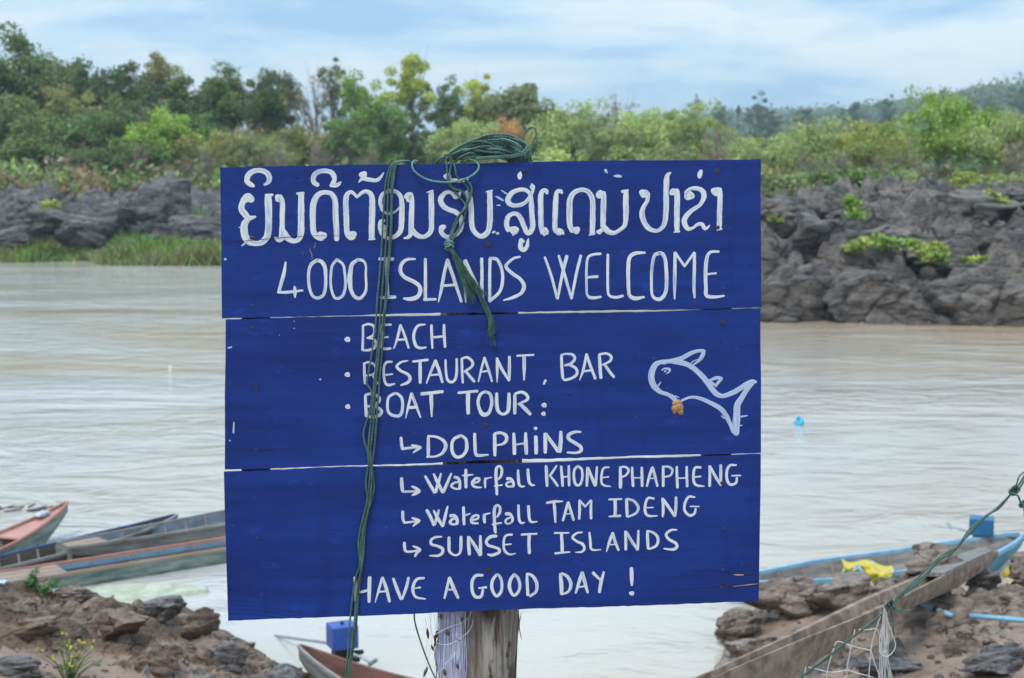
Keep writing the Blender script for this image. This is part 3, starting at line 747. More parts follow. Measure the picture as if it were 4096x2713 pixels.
# ---------------------------------------------------------------- the post
m, t, p = nt('weathered_post')
v = coords(t, (30, 30, 3.0)); n1 = noise(t, v, 1.5, 7, 0.65, 0.8)
n2 = noise(t, coords(t, (60, 60, 5)), 1.6, 6, 0.65)
big = noise(t, coords(t, (11, 11, 2.6), loc=(3.4, 1, 0.3)), 1.5, 5, 0.6, 1.0)
c = ramp(t, n1, [(0.30, (0.10, 0.070, 0.050)), (0.44, (0.23, 0.18, 0.145)), (0.58, (0.37, 0.325, 0.28)), (0.76, (0.46, 0.42, 0.37))])
c = mixc(t, ramp(t, big, [(0.47, g(0)), (0.52, g(0.9))]), c, ramp(t, n2, [(0.4, (0.030, 0.021, 0.017)), (0.65, (0.12, 0.070, 0.045))]))
t.links.new(c, p.inputs['Base Color']); p.inputs['Roughness'].default_value = 0.85
b1 = bump(t, None, n1, 0.8, 0.02)
bump(t, p, n2, 0.6, 0.006, b1)
PC = S(1925, 2580, -0.112); PR = 0.081
zs = np.linspace(1.45, S(1900, 690)[2] - 0.02, 60); V = []; F = []; m_ = 40
for i, z in enumerate(zs):
    for j in range(m_):
        a = 2 * math.pi * j / m_
        low = max(0, (2.35 - z)) * 0.10
        r = PR * (1 + low + .035 * abs(math.sin(4.5 * a + 1.3 * math.sin(z * 3))) + 0.05 * math.sin(3 * a + z * 2) + 0.10 * float(fbm(np.array(a * 3.0 + 7), np.array(z * 2.4))) + 0.05 * float(fbm(np.array(a * 9.0), np.array(z * 5))))
        V.append((PC[0] + r * math.cos(a) + 0.006 * math.sin(z * 5), PC[1] + r * math.sin(a) * .9, z))
for i in range(59):
    for j in range(m_):
        k = (j + 1) % m_; F.append((i * m_ + j, i * m_ + k, (i + 1) * m_ + k, (i + 1) * m_ + j))
F.append(tuple(59 * m_ + j for j in range(m_)))
post = obj('post', V, F, MATS['weathered_post'], sign, smooth=True)
post['label'] = 'weathered grey and brown tree trunk post'
# loose strips of bark on the right flank
b = MB()
for (x, y0, y1, w, o) in [(2068, 2440, 2620, 16, .03), (2082, 2450, 2560, 5, .02), (1925, 2610, 2713, 14, .062), (1908, 2560, 2690, 8, .06), (2045, 2560, 2700, 10, .045)]:
    P = []
    for k in range(9):
        s = k / 8; P.append(S(x + 5 * math.sin(s * 5 + x), y0 + (y1 - y0) * s, -0.145 + o + 0.012 + .004 * math.sin(s * 7)))
    b.tube(P, [SPX * w * .5 * (0.35 + math.sin(math.pi * (k + .5) / 9)) * .7 for k in range(9)], 5)
obj('bark_strip', b.v, b.f, MATS['weathered_post'], post)

# ---------------------------------------------------------------- ropes on the sign
def R3(pts, off, s=1.0, x0=0, y0=0):
    out = []
    for q in pts:
        o = off if len(q) < 3 else q[2]
        out.append(S(x0 + q[0] * s, y0 + q[1] * s, o))
    return out
RR = 4.0 * SPX
hang = thing('hanging_rope', S(1560, 660, -0.02), 'long green rope of several strands hanging down over the left half of the sign', 'rope')
start = lambda dx: [(1650 + dx, 668, -0.035), (1628 + dx, 652, -0.012), (1598 + dx, 644, 0.000), (1565 + dx, 662, 0.004)]
sA = start(0) + [(1546, 715, .004), (1537, 800, .005), (1531, 900, .006), (1526, 1000, .008), (1518, 1100, .008), (1509, 1200, .008), (1504, 1279, .008), (1491, 1386, .007), (1472, 1505, .007), (1466, 1532, .008), (1485, 1566, .008), (1486, 1610, .008), (1474, 1662, .006), (1455, 1727, .005), (1459, 1769, .005), (1472, 1815, .006), (1474, 1860, .006), (1467, 1900, .005), (1464, 1940, .004), (1470, 1993, .008), (1456, 2059, .009), (1440, 2125, .006), (1434, 2180, .005), (1440, 2257, .005), (1426, 2301, .005), (1415, 2356, .005), (1404, 2444, .006), (1398, 2510, .006), (1393, 2593, .006), (1382, 2713, .006), (1374, 2800, .006), (1366, 2900, .006)]
sB = start(7) + [(1556, 720, .005), (1551, 800, .006), (1549, 900, .006), (1542, 1000, .006), (1534, 1100, .006), (1526, 1200, .006), (1520, 1279, .006), (1512, 1375, .006), (1504, 1459, .006), (1495, 1547, .006), (1494, 1600, .009), (1483, 1692, .006), (1476, 1757, .006), (1474, 1811, .006), (1482, 1870, .005), (1478, 1930, .005), (1474, 1993, .005), (1462, 2059, .006), (1448, 2125, .004), (1441, 2200, .004), (1446, 2262, .009), (1434, 2330, .009), (1424, 2400, .008), (1418, 2480, .008), (1410, 2560, .008), (1398, 2650, .008), (1388, 2713, .008), (1380, 2800, .008), (1372, 2900, .008)]
sC = start(14) + [(1567, 725, .005), (1565, 800, .006), (1563, 900, .006), (1556, 1000, .006), (1548, 1100, .006), (1542, 1200, .006), (1531, 1279, .009), (1520, 1375, .008), (1508, 1490, .010), (1501, 1566, .005), (1495, 1681, .008), (1487, 1757, .006), (1482, 1811, .005), (1487, 1870, .010), (1487, 1930, .008), (1480, 1993, .009), (1466, 2059, .005), (1453, 2125, .008), (1449, 2207, .005), (1447, 2262, .005), (1438, 2330, .004), (1428, 2400, .005), (1422, 2480, .012), (1416, 2560, .004), (1404, 2650, .004), (1393, 2713, .004), (1386, 2800, .004), (1377, 2900, .004)]
sD = start(20) + [(1573, 735, .010), (1568, 810, .010), (1566, 900, .011), (1561, 1000, .010), (1552, 1100, .010), (1545, 1200, .008), (1539, 1270, .006), (1531, 1375, .006), (1520, 1497, .007), (1514, 1585, .007), (1505, 1700, .006), (1499, 1777, .006), (1489, 1860, .006), (1490, 1885, .006), (1497, 1943, .005), (1489, 1987, .006), (1470, 2054, .009), (1459, 2125, .006), (1455, 2207, .006), (1445, 2290, .006), (1434, 2372, .006), (1429, 2444, .006), (1423, 2538, .006), (1409, 2620, .006), (1393, 2713, .012), (1387, 2800, .010), (1380, 2900, .010)]
for st in (sA, sB, sC, sD):
    v, f = rope_geo(R3(st, .006), RR * .93)
    obj('rope_strand', v, f, rope_mat, hang, smooth=True)

coil = thing('coiled_rope', S(1970, 640, -0.07), 'coiled green rope on top of the signpost with a knotted frayed tail', 'rope')
rc = random.Random(11)
base_r = [(1786, 628), (1880, 566), (1950, 540), (1990, 536), (2042, 543), (2090, 568), (2112, 598), (2112, 620), (2060, 636), (1950, 642), (1850, 646), (1790, 634)]
strands = []
for L in range(5):
    for k in range(13):
        tt = (k + 0.5 + rc.uniform(-.3, .3)) / 13
        dep = -0.005 - 0.026 * L + rc.uniform(-.006, .006)
        P = []
        yb = 644
        for i, (x, y) in enumerate(base_r[:8]):
            xx = 1786 + (x - 1786) * (0.72 + 0.28 * tt) + rc.uniform(-3, 3) + L * 2
            yy = yb - (yb - y) * (0.12 + 0.88 * tt) + rc.uniform(-2.0, 2.0)
            P.append((xx, yy, dep + 0.010 * math.sin(i + k)))
        xr = P[-1][0]
        P[-1] = (xr + rc.uniform(-3, 8), 632, dep - .008)
        P.append((xr + rc.uniform(-2, 12), 648, dep - .02))
        strands.append(P)
# front turns that come back along the bottom
strands.append([(1786, 630, .006), (1836, 596, .006), (1900, 567, .005), (1960, 574, .004), (1990, 592, .0), (2040, 585, -.01)])
strands.append([(1782, 640, .002), (1836, 604, .006), (1880, 597, .006), (1930, 605, .004), (2000, 612, .0)])
for dy, dx in ((0, 0), (9, 6), (3, 2)):
    strands.append([(1850, 655 - dy * .2, -.004), (1900, 634 + dy * .6, .004), (1960, 628 + dy * .6, .008), (2050, 622 + dy * .8, .008), (2095 + dx, 604 + dy, .006), (2108 + dx, 584 + dy, .002), (2100 + dx, 574, -.004), (2060, 556, -.01), (2010, 540, -.014)])
strands.append([(1815, 655, -.002), (1840, 630, .006), (1880, 612, .008), (1900, 618, .007)])
strands.append([(1740, 652, -.02), (1760, 636, -.006), (1786, 624, .006), (1830, 590, .008), (1880, 567, .006), (1950, 541, .0)])
strands.append([(1760, 655, -.012), (1775, 642, -.004), (1800, 622, .008), (1850, 600, .008)])
for q in strands:
    v, f = rope_geo(R3(q, 0), RR * 1.05, 9)
    obj('rope_turn', v, f, rope_mat if rc.random() < .8 else rope_pale, coil, smooth=True)
B8 = lambda pts, o: R3([(x, y) + ((z,) if z is not None else ()) for x, y, z in [(*q, None) if len(q) == 2 else q for q in pts]], o, K8, 1560, 620)
loopc = [(300, 100, -.012), (320, 75, -.004), (285, 72, .004), (262, 110, .008), (280, 180, .010), (350, 245, .011), (450, 295, .011), (580, 320, .012), (720, 322, .014), (860, 295, .015), (970, 245, .013), (1040, 180, .010), (1050, 120, .008), (1010, 75, .006), (930, 48, .004), (880, 55, .000), (840, 90, -.01)]
tails = [[(690, 15, .006), (672, 60, .006), (674, 150, .007), (680, 250, .006), (690, 340, .006), (750, 410, .006), (820, 500, .006), (880, 570, .008), (885, 620, .010), (830, 720, .008), (765, 810, .006), (728, 900, .006), (700, 1020, .008)],
         [(700, 15, .007), (722, 110, .008), (712, 180, .008), (705, 260, .009), (712, 350, .009), (760, 400, .009), (850, 432, .009), (900, 490, .009), (912, 560, .012), (850, 680, .006), (800, 780, .010), (760, 880, .010), (705, 1020, .012)],
         [(705, 10, .009), (750, 90, .009), (775, 180, .010), (795, 260, .008), (850, 318, .007), (915, 380, .007), (940, 470, .007), (925, 560, .007), (880, 640, .012), (800, 740, .012), (760, 830, .007), (735, 930, .007), (708, 1040, .012)],
         [(850, 300, .012), (895, 302, .012), (945, 340, .010), (968, 410, .010), (950, 510, .010), (905, 620, .008), (880, 740, .008), (845, 830, .008), (780, 930, .010), (745, 1000, .010), (718, 1050, .012)],
         [(640, 5, .0), (690, -5, .004), (740, 30, .006), (790, 30, .0)]]
v, f = rope_geo(B8(loopc, 0), RR * 1.05); obj('rope_loop', v, f, rope_pale, coil, smooth=True)
for q in tails:
    v, f = rope_geo(B8(q, 0), RR * .98); obj('rope_strand', v, f, rope_mat, coil, smooth=True)
kn = []                                                  # the overhand knot
kc = S(1797, 980, .014)
for a0, tilt, rad in ((0, .5, 15), (1.2, -.4, 16), (2.4, .9, 14), (3.3, 0, 17), (4.4, -.9, 13)):
    P = []
    for k in range(14):
        a = a0 + k * .5; r_ = rad * SPX
        P.append(kc + SU * (r_ * math.cos(a)) + SV * (r_ * .55 * math.sin(a) + (a0 - 2.2) * 5 * SPX + tilt * r_ * math.cos(a) * .6) + SN * (r_ * .6 * math.sin(a)))
    kn.append(rope_geo(P, RR * .95, 7))
v, f = merge(kn); obj('knot', v, f, rope_pale, coil, smooth=True)
# frayed ends
fr = MB(); rf = random.Random(3)
def fray(p0, p1, p2, w, n, r=.32):
    for _ in range(n):
        a = rf.gauss(0, 1); b_ = rf.gauss(0, 1); e = rf.uniform(.75, 1.05)
        P = []
        for k in range(6):
            s = k / 5 * e
            x = (1 - s) ** 2 * p0[0] + 2 * s * (1 - s) * p1[0] + s * s * p2[0]; y = (1 - s) ** 2 * p0[1] + 2 * s * (1 - s) * p1[1] + s * s * p2[1]
            ww = w[0] + (w[1] - w[0]) * s ** 1.3
            P.append(S(x + a * ww + rf.gauss(0, ww * .10), y + b_ * ww * .25, .008 + .004 * abs(b_) + .002 * math.sin(s * 5 + a)))
        fr.tube(P, SPX * r * rf.uniform(.7, 1.6), 3, False)
fray((1806, 1000), (1840, 1080), (1866, 1150), (4.5, 8), 90, .7)
fray((1850, 1090), (1868, 1150), (1888, 1212), (8, 9), 70, .5)
fray((1806, 1000), (1860, 1080), (1908, 1165), (4.5, 7), 90, .7)
fray((1880, 1110), (1915, 1160), (1938, 1185), (7, 11), 40, .4)
fray((1898, 1150), (1935, 1200), (1968, 1290), (4, 5), 70, .6)
fray((1960, 1262), (1972, 1310), (1964, 1340), (5, 9), 70, .5)
fray((1962, 1320), (1966, 1350), (1968, 1385), (7, 10), 30, .4)
obj('frayed_end', fr.v, fr.f, rope_mat, coil)
v, f = rope_geo(R3([(1808, 1003, .010), (1830, 1040, .011), (1850, 1076, .010), (1862, 1110, .009)], 0), RR); v2, f2 = rope_geo(R3([(1804, 1003, .014), (1832, 1050, .015), (1862, 1095, .012), (1885, 1130, .010)], 0), RR)
v, f = merge([(v, f), (v2, f2)]); obj('rope_strand', v, f, rope_mat, coil, smooth=True)
v, f = rope_geo(R3([(2092, 600, -.02), (2095, 560, -.02), (2099, 535, -.02), (2112, 515, -.02), (2130, 509, -.02), (2143, 522, -.02), (2143, 545, -.02), (2133, 566, -.02), (2131, 590, -.02)], 0), RR * .8)
obj('rope_end', v, f, rope_mat, coil, smooth=True)
fr = MB(); fray((2131, 585), (2130, 600), (2140, 612), (1.5, 11), 26, .45); fray((2124, 655), (2140, 622), (2165, 645), (2, 6), 16, .45)
obj('frayed_end', fr.v, fr.f, rope_mat, coil)

# the net bundle on the post's left side, twine and dead leaves
m, t, p = nt('lilac_net')
v = coords(t, (70, 70, 5)); n1 = noise(t, v, 2.0, 6, 0.6, .3)
n2 = noise(t, coords(t, (26, 26, 6)), 1.6, 5, .6)
c = ramp(t, n1, [(0.30, (0.24, 0.23, 0.36)), (0.5, (0.48, 0.47, 0.66)), (0.72, (0.66, 0.66, 0.82))])
c = mixc(t, ramp(t, n2, [(0.58, g(0)), (0.63, g(1))]), c, (0.20, 0.115, 0.06))
t.links.new(c, p.inputs['Base Color']); p.inputs['Roughness'].default_value = 0.35
bump(t, p, n1, 0.9, 0.006)
net = thing('fishing_net_bundle', S(1822, 2600, -0.09), 'lilac nylon fishing net bundled on the post with dead leaves caught in it', 'fishing net')
V = []; F = []; nn = 26
for i in range(40):
    y = 2380 + (2800 - 2380) * i / 39
    for j in range(nn):
        a = 2 * math.pi * j / nn
        wL = 66 + 7 * math.sin(i * .35) - max(0, (2560 - y)) * .06
        bmp = 1 + .07 * math.sin(j * 2.9 + .05 * i) + .05 * math.sin(j * 5.3 + i * .13)
        V.append(S(1820 - .02 * (y - 2440) + wL * math.cos(a) * bmp, y, -0.085 + 0.050 * bmp * -math.sin(a)))
for i in range(39):
    for j in range(nn):
        k = (j + 1) % nn; F.append((i * nn + j, i * nn + k, (i + 1) * nn + k, (i + 1) * nn + j))
obj('net_folds', V, F, MATS['lilac_net'], net, smooth=True)
fl = MB(); rn = random.Random(9)
lilac_thread = simple('nylon_thread', (0.60, 0.60, 0.74), 0.3, scale=50)
for _ in range(60):
    x = rn.uniform(1755, 1890); P = []
    for k in range(8): P.append(S(x + 3 * math.sin(k + x), 2400 + k * 50, -.085 + .05 * math.sqrt(max(0, 1 - ((x - 1820) / 70) ** 2)) + .006 + rn.uniform(0, .003)))
    fl.tube(P, SPX * rn.uniform(.7, 1.7), 3, False)
obj('net_thread', fl.v, fl.f, lilac_thread, net)['kind'] = 'stuff'
fl = MB()
for q in ([(1700, 2470), (1712, 2540), (1702, 2620), (1700, 2660)], [(1726, 2450), (1722, 2520), (1738, 2560), (1735, 2640)], [(1735, 2455), (1745, 2540), (1742, 2640), (1738, 2713)],
          [(1716, 2450), (1728, 2550), (1712, 2640), (1702, 2680), (1704, 2740)], [(1745, 2450), (1746, 2530), (1742, 2590)]):
    fl.tube(crom(R3(q, -.06), .01), SPX * .7, 3, False)
for q in ([(1738, 2540), (1790, 2512), (1850, 2490), (1880, 2465), (1885, 2445)], [(1745, 2572), (1785, 2580), (1830, 2562), (1880, 2520), (1893, 2480)], [(1836, 2562), (1832, 2600), (1810, 2630), (1780, 2655)], [(1842, 2560), (1842, 2520), (1838, 2480)], [(1752, 2690), (1770, 2676), (1776, 2674)]):
    fl.tube(crom(R3(q, -.018), .008), SPX * 1.3, 4, False)
obj('nylon_line', fl.v, fl.f, lilac_thread, net)
dead = simple('dead_leaf', (0.20, 0.115, 0.055), 0.8, col2=(0.10, 0.06, 0.03), scale=80)
for (x, y, l, w, a) in [(1711, 2535, 44, 13, .1), (1743, 2545, 46, 15, -.25), (1740, 2575, 34, 9, -.2), (1730, 2592, 28, 11, .3), (1702, 2688, 46, 16, -.35), (1764, 2468, 26, 13, .1), (1836, 2560, 16, 12, 1.2), (1790, 2530, 30, 22, .3), (1778, 2690, 32, 20, .2), (1830, 2665, 26, 12, .2), (1848, 2480, 24, 10, 0)]:
    V = []; F = []; o_ = -.055 if x < 1760 else -.022
    for k in range(7):
        s = k / 6 - .5; ww = w * .5 * math.cos(s * math.pi * .92) * rn.uniform(.7, 1.2)
        cx = x + math.sin(a) * s * l; cy = y + math.cos(a) * s * l
        V += [S(cx - ww, cy, o_ + .004), S(cx, cy, o_ + .009 * math.cos(s * 3)), S(cx + ww, cy, o_ + .002)]
        if k: F += [(3 * k - 3, 3 * k, 3 * k + 1, 3 * k - 2), (3 * k - 2, 3 * k + 1, 3 * k + 2, 3 * k - 1)]
    obj('dead_leaf', V, F, dead, net)
v, f = rope_geo(R3([(1652, 2380, -.03), (1656, 2440, -.03), (1660, 2490, -.03), (1680, 2560, -.032), (1705, 2630, -.034), (1730, 2690, -.036), (1748, 2722, -.036), (1790, 2790, -.03)], 0), RR * .85)
top('thin_green_rope', v, f, rope_mat, 'single green rope slanting down from behind the sign towards the foot of the post', 'rope', smooth=True)
v, f = rope_geo(R3([(1752, 2400, -.07), (1752, 2560, -.07), (1748, 2640, -.07), (1744, 2760, -.07)], 0), RR * .55)
obj('green_line', v, f, rope_mat, net, smooth=True)

# ================================================================== water, banks, hills
def tint_attr(me, vals):
    """vals: one number per face, stored as a face colour attribute"""
    a = me.color_attributes.new(name='tint', type='FLOAT_COLOR', domain='CORNER')
    k = len(me.loops) // len(me.polygons)
    c = np.ones((len(me.loops), 4), dtype=np.float32)
    vv = np.repeat(np.asarray(vals, dtype=np.float32), k, axis=0)
    c[:, :3] = vv[:, None] if vv.ndim == 1 else vv
    a.data.foreach_set('color', c.ravel())

m, t, p = nt('muddy_water')
big = noise(t, coords(t, (0.045, 0.09, 1)), 1.0, 5, 0.6, 1.2)
mid = noise(t, coords(t, (0.85, 1.45, 1), rot=(0, 0, .12)), 1.0, 5, 0.6, 1.1)
sm = noise(t, coords(t, (3.0, 5.0, 1), rot=(0, 0, -.15)), 1.0, 5, 0.6, .5)
patch = ramp(t, noise(t, coords(t, (0.07, 0.16, 1), loc=(4, 2, 0)), 1.0, 4, 0.55, .8), [(0.40, g(.15)), (0.58, g(1.0))])
t.links.new(ramp(t, big, [(0.34, (0.47, 0.355, 0.24)), (0.50, (0.53, 0.48, 0.41)), (0.66, (0.56, 0.54, 0.51))]), p.inputs['Base Color'])
sx_ = t.nodes.new('ShaderNodeSeparateXYZ'); t.links.new(coords(t), sx_.inputs[0])
right_brown = N_(t, 'ShaderNodeMapRange', {'Value': sx_.outputs['X'], 'From Min': 0.0, 'From Max': 14.0, 'To Max': 0.75}).outputs[0]  # water's base colour turns browner towards the right
t.links.new(mixc(t, right_brown, ramp(t, big, [(0.34, (0.47, 0.355, 0.24)), (0.50, (0.53, 0.48, 0.41)), (0.66, (0.56, 0.54, 0.51))]), (0.50, 0.365, 0.225)), p.inputs['Base Color'])
p.inputs['Roughness'].default_value = 0.09
p.inputs['IOR'].default_value = 1.70
mid = N_(t, 'ShaderNodeMath', {0: mid, 1: patch}, operation='MULTIPLY').outputs[0]
b1 = bump(t, None, mid, 1.0, 0.085)
bump(t, p, sm, 0.6, 0.012, b1)
# water: a near patch and the whole river as one sheet
gx = np.concatenate([[-1480, -400, -150], np.linspace(-90, 90, 60), [150, 400, 1480]])
gy = np.concatenate([np.linspace(4, 90, 60), [130, 250, 600]])
X, Y = np.meshgrid(gx, gy)
V = np.stack([X.ravel(), Y.ravel(), np.zeros(X.size)], 1)
def grid_faces(ny, nx):
    i = np.arange(ny - 1)[:, None] * nx; j = np.arange(nx - 1)[None, :]
    return np.stack([i + j, i + j + 1, i + nx + j + 1, i + nx + j], -1).reshape(-1, 4)
o = top('river', V, grid_faces(len(gy), len(gx)), MATS['muddy_water'], None, None, smooth=True, base=(0, 0, 0)); o['kind'] = 'structure'

# ---- rock and sand materials
def rock_mat(name, dark, mid_, light, s=1.0, moss=None):
    m, t, p = nt(name)
    v = coords(t, (.75, 1, 1.9), rot=(0.2, 0.35, 0.5))
    n1 = noise(t, v, 0.9 * s, 6, 0.62, .4); n2 = noise(t, v, 4.5 * s, 6, 0.65); n3 = noise(t, v, 16 * s, 5, 0.65)
    c = ramp(t, n1, [(0.34, dark), (0.50, mid_), (0.66, light)])
    c = mixc(t, ramp(t, n2, [(0.36, g(0.8)), (0.48, g(0))]), c, tuple(q * .45 for q in dark))
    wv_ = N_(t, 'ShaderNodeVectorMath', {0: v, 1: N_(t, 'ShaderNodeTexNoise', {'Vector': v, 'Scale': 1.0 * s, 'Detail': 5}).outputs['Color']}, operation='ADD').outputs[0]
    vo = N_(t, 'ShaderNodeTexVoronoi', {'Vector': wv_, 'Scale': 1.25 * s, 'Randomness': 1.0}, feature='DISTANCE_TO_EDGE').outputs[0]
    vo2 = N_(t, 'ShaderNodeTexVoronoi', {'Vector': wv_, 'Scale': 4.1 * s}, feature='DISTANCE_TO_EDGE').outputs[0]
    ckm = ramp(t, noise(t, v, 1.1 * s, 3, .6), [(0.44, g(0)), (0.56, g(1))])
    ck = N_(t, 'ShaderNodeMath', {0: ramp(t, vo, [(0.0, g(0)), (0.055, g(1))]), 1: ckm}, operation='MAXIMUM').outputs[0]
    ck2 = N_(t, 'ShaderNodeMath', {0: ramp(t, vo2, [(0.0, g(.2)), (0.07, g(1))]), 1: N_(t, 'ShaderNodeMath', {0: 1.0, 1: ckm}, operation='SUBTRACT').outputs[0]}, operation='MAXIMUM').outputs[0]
    cell = N_(t, 'ShaderNodeTexVoronoi', {'Vector': wv_, 'Scale': 1.25 * s}).outputs['Color']
    c = mixc(t, .30, c, mixc(t, 1.0, c, mixc(t, .5, N_(t, 'ShaderNodeRGBToBW', {'Color': cell}).outputs[0], (1.22, 1.06, .92)), 'MULTIPLY'))
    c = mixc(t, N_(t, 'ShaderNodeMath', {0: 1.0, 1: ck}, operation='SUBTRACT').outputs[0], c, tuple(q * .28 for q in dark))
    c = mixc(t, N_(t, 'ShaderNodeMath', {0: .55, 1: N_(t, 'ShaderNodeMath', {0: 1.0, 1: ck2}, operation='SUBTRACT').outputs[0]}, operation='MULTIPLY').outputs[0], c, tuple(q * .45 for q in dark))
    c = mixc(t, ramp(t, n3, [(0.60, g(0)), (0.76, g(0.45))]), c, tuple(min(1, q * 1.5) for q in light))
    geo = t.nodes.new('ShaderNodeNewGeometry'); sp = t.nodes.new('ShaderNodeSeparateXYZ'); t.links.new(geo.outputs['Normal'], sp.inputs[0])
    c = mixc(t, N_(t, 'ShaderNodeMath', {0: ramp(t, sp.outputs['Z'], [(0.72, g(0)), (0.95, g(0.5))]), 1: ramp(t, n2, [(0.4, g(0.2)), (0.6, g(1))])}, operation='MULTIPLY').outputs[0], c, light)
    t.links.new(c, p.inputs['Base Color']); p.inputs['Roughness'].default_value = 0.75
    b0 = bump(t, None, ck, 0.9, 0.10 / s); b1 = bump(t, None, n2, 1.0, 0.22 / s, b0); b2 = bump(t, None, ck2, .7, .03 / s, b1); bump(t, p, n3, 0.8, 0.05 / s, b2)
    return m
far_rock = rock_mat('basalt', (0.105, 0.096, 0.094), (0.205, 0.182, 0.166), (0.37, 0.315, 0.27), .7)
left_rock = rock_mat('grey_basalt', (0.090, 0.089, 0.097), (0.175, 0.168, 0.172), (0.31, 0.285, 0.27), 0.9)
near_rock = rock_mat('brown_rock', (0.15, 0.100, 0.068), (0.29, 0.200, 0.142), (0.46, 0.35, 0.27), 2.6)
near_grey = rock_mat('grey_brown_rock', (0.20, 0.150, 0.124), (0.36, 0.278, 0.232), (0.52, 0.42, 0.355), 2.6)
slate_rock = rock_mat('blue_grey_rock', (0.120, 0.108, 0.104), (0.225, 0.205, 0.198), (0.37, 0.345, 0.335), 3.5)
m, t, p = nt('sand')
n1 = noise(t, coords(t), 2.2, 9, 0.68, .6)
t.links.new(ramp(t, n1, [(0.32, (0.170, 0.115, 0.085)), (0.50, (0.285, 0.200, 0.150)), (0.72, (0.37, 0.275, 0.215))]), p.inputs['Base Color'])
p.inputs['Roughness'].default_value = 0.9
bump(t, p, noise(t, coords(t), 25, 5, 0.6), 0.6, 0.02, bump(t, None, n1, .5, .08))
m, t, p = nt('earth')
n1 = noise(t, coords(t), 0.35, 6, 0.65)
t.links.new(ramp(t, n1, [(0.35, (0.055, 0.060, 0.030)), (0.55, (0.09, 0.085, 0.045)), (0.7, (0.14, 0.11, 0.07))]), p.inputs['Base Color'])
p.inputs['Roughness'].default_value = 0.95

# ---- far banks: shoreline polygon in plan; height from the distance inland
SHORE = np.array([(-400, 58), (-120, 62), (-60, 66), (-24.9, 68.9), (-20.5, 70.6), (-18.6, 66.4), (-13.2, 66.0), (-10.5, 71), (-7, 82), (-2, 86), (2, 76), (3.2, 60), (4.4, 44), (6.3, 38.2), (7.6, 37.9), (8.8, 38.1), (9.5, 37.0), (11.5, 36.8), (13.2, 36.4), (20, 34.5), (40, 33), (120, 30), (400, 20)])
def shore_d(x, y, poly):
    """signed distance to an open polyline running left to right: + on its far side"""
    best = np.full(x.shape, 1e9); sgn = np.ones(x.shape)
    for (ax, ay), (bx, by) in zip(poly[:-1], poly[1:]):
        dx, dy = bx - ax, by - ay; L2 = dx * dx + dy * dy
        tt = np.clip(((x - ax) * dx + (y - ay) * dy) / L2, 0, 1)
        d = np.hypot(x - ax - tt * dx, y - ay - tt * dy)
        s = np.where(dx * (y - ay) - dy * (x - ax) >= 0, 1.0, -1.0)
        n = d < best
        sgn = np.where(n, s, sgn); best = np.where(n, d, best)
    return best * sgn
def sstep(a, b, x):
    q = np.clip((x - a) / (b - a), 0, 1); return q * q * (3 - 2 * q)
def far_h(x, y, detail=True):
    x = np.asarray(x, float); y = np.asarray(y, float)
    d = shore_d(x, y, SHORE)
    right = sstep(0, 5, x)
    hl = 0.30 * sstep(0, 1.5, d) + 0.4 * sstep(3, 7, d) + 2.5 * sstep(4, 15, d) + 0.6 * sstep(16, 40, d)
    hr = 0.8 * sstep(-0.3, 0.9, d) + 2.0 * sstep(0.3, 13, d) + 0.6 * sstep(14, 40, d)
    h = hl * (1 - right) + hr * right
    if detail:
        wx = x + 1.2 * fbm(x * .3, y * .3, 3, 5); wy = y + 1.2 * fbm(x * .3 + 9, y * .3, 3, 8)
        # slabs leaning to the upper left, as the beds lie
        u = (wx * .86 - wy * .5); w = (wx * .5 + wy * .86)
        f1, e1 = facets(u * .30, w * .42, 2); f2, e2 = facets(u * .85, w * 1.1, 9); f3, e3 = facets(u * 2.2, w * 2.6, 14)
        rk = 1.5 * (f1 - .20) + .75 * (f2 - .20) + 0.36 * (f3 - .2) + .16 * (facets(u * 4.6 + 3, w * 5.5, 19)[0] - .2) - 0.35 * np.exp(-e1 * 9) - 0.14 * np.exp(-e2 * 9) + 0.30 * fbm(x * 1.3, y * 1.3, 5, 3)
        mask = (right * sstep(-0.2, 1.2, d) * (1 - sstep(16, 24, d)) + (1 - right) * sstep(3.5, 6, d) * (1 - .75 * sstep(13, 22, d)) * .85)
        h = h + rk * mask * (.72 + .28 * sstep(0, 4, d))
    h = np.where(d < 0, np.minimum(h, -0.05) + np.maximum(d, -3) * .5, h)
    # hills
    hills = (62 + 14 * sstep(100, 400, x)) * sstep(260, 1150, y + .12 * x) * (0.30 + 0.70 * sstep(-200, 520, x)) * (1 + 1.3 * fbm(x * .0030 + 4, y * .0025, 3, 21))
    return h + hills
def grid_obj(name, xs, ys, hf, mats, faces_mat=None, z=None):
    X, Y = np.meshgrid(xs, ys); Z = hf(X, Y)
    V = np.stack([X.ravel(), Y.ravel(), Z.ravel()], 1)
    F = grid_faces(len(ys), len(xs))
    o = top(name, V, F, mats[0], None, None, base=(0, 0, 0)); o['kind'] = 'structure'
    for mm in mats[1:]: o.data.materials.append(mm)
    if faces_mat is not None:
        c = V[F].mean(1); o.data.polygons.foreach_set('material_index', faces_mat(c[:, 0], c[:, 1], c[:, 2]).astype(np.int32))
    return o
fm = lambda x, y, z: np.where(shore_d(x, y, SHORE) > np.where(x > 2, 22, 19), 1, 0)
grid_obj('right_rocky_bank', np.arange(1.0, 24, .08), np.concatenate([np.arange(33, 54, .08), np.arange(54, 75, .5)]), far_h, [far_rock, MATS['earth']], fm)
fml = lambda x, y, z: np.where(shore_d(x, y, SHORE) < 4.2, 1, np.where(shore_d(x, y, SHORE) > 19, 1, 0))
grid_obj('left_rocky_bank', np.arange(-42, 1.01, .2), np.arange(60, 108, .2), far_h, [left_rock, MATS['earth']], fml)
xs = np.concatenate([np.linspace(-1480, -420, 10), np.linspace(-400, 900, 66), np.linspace(950, 1780, 10)])
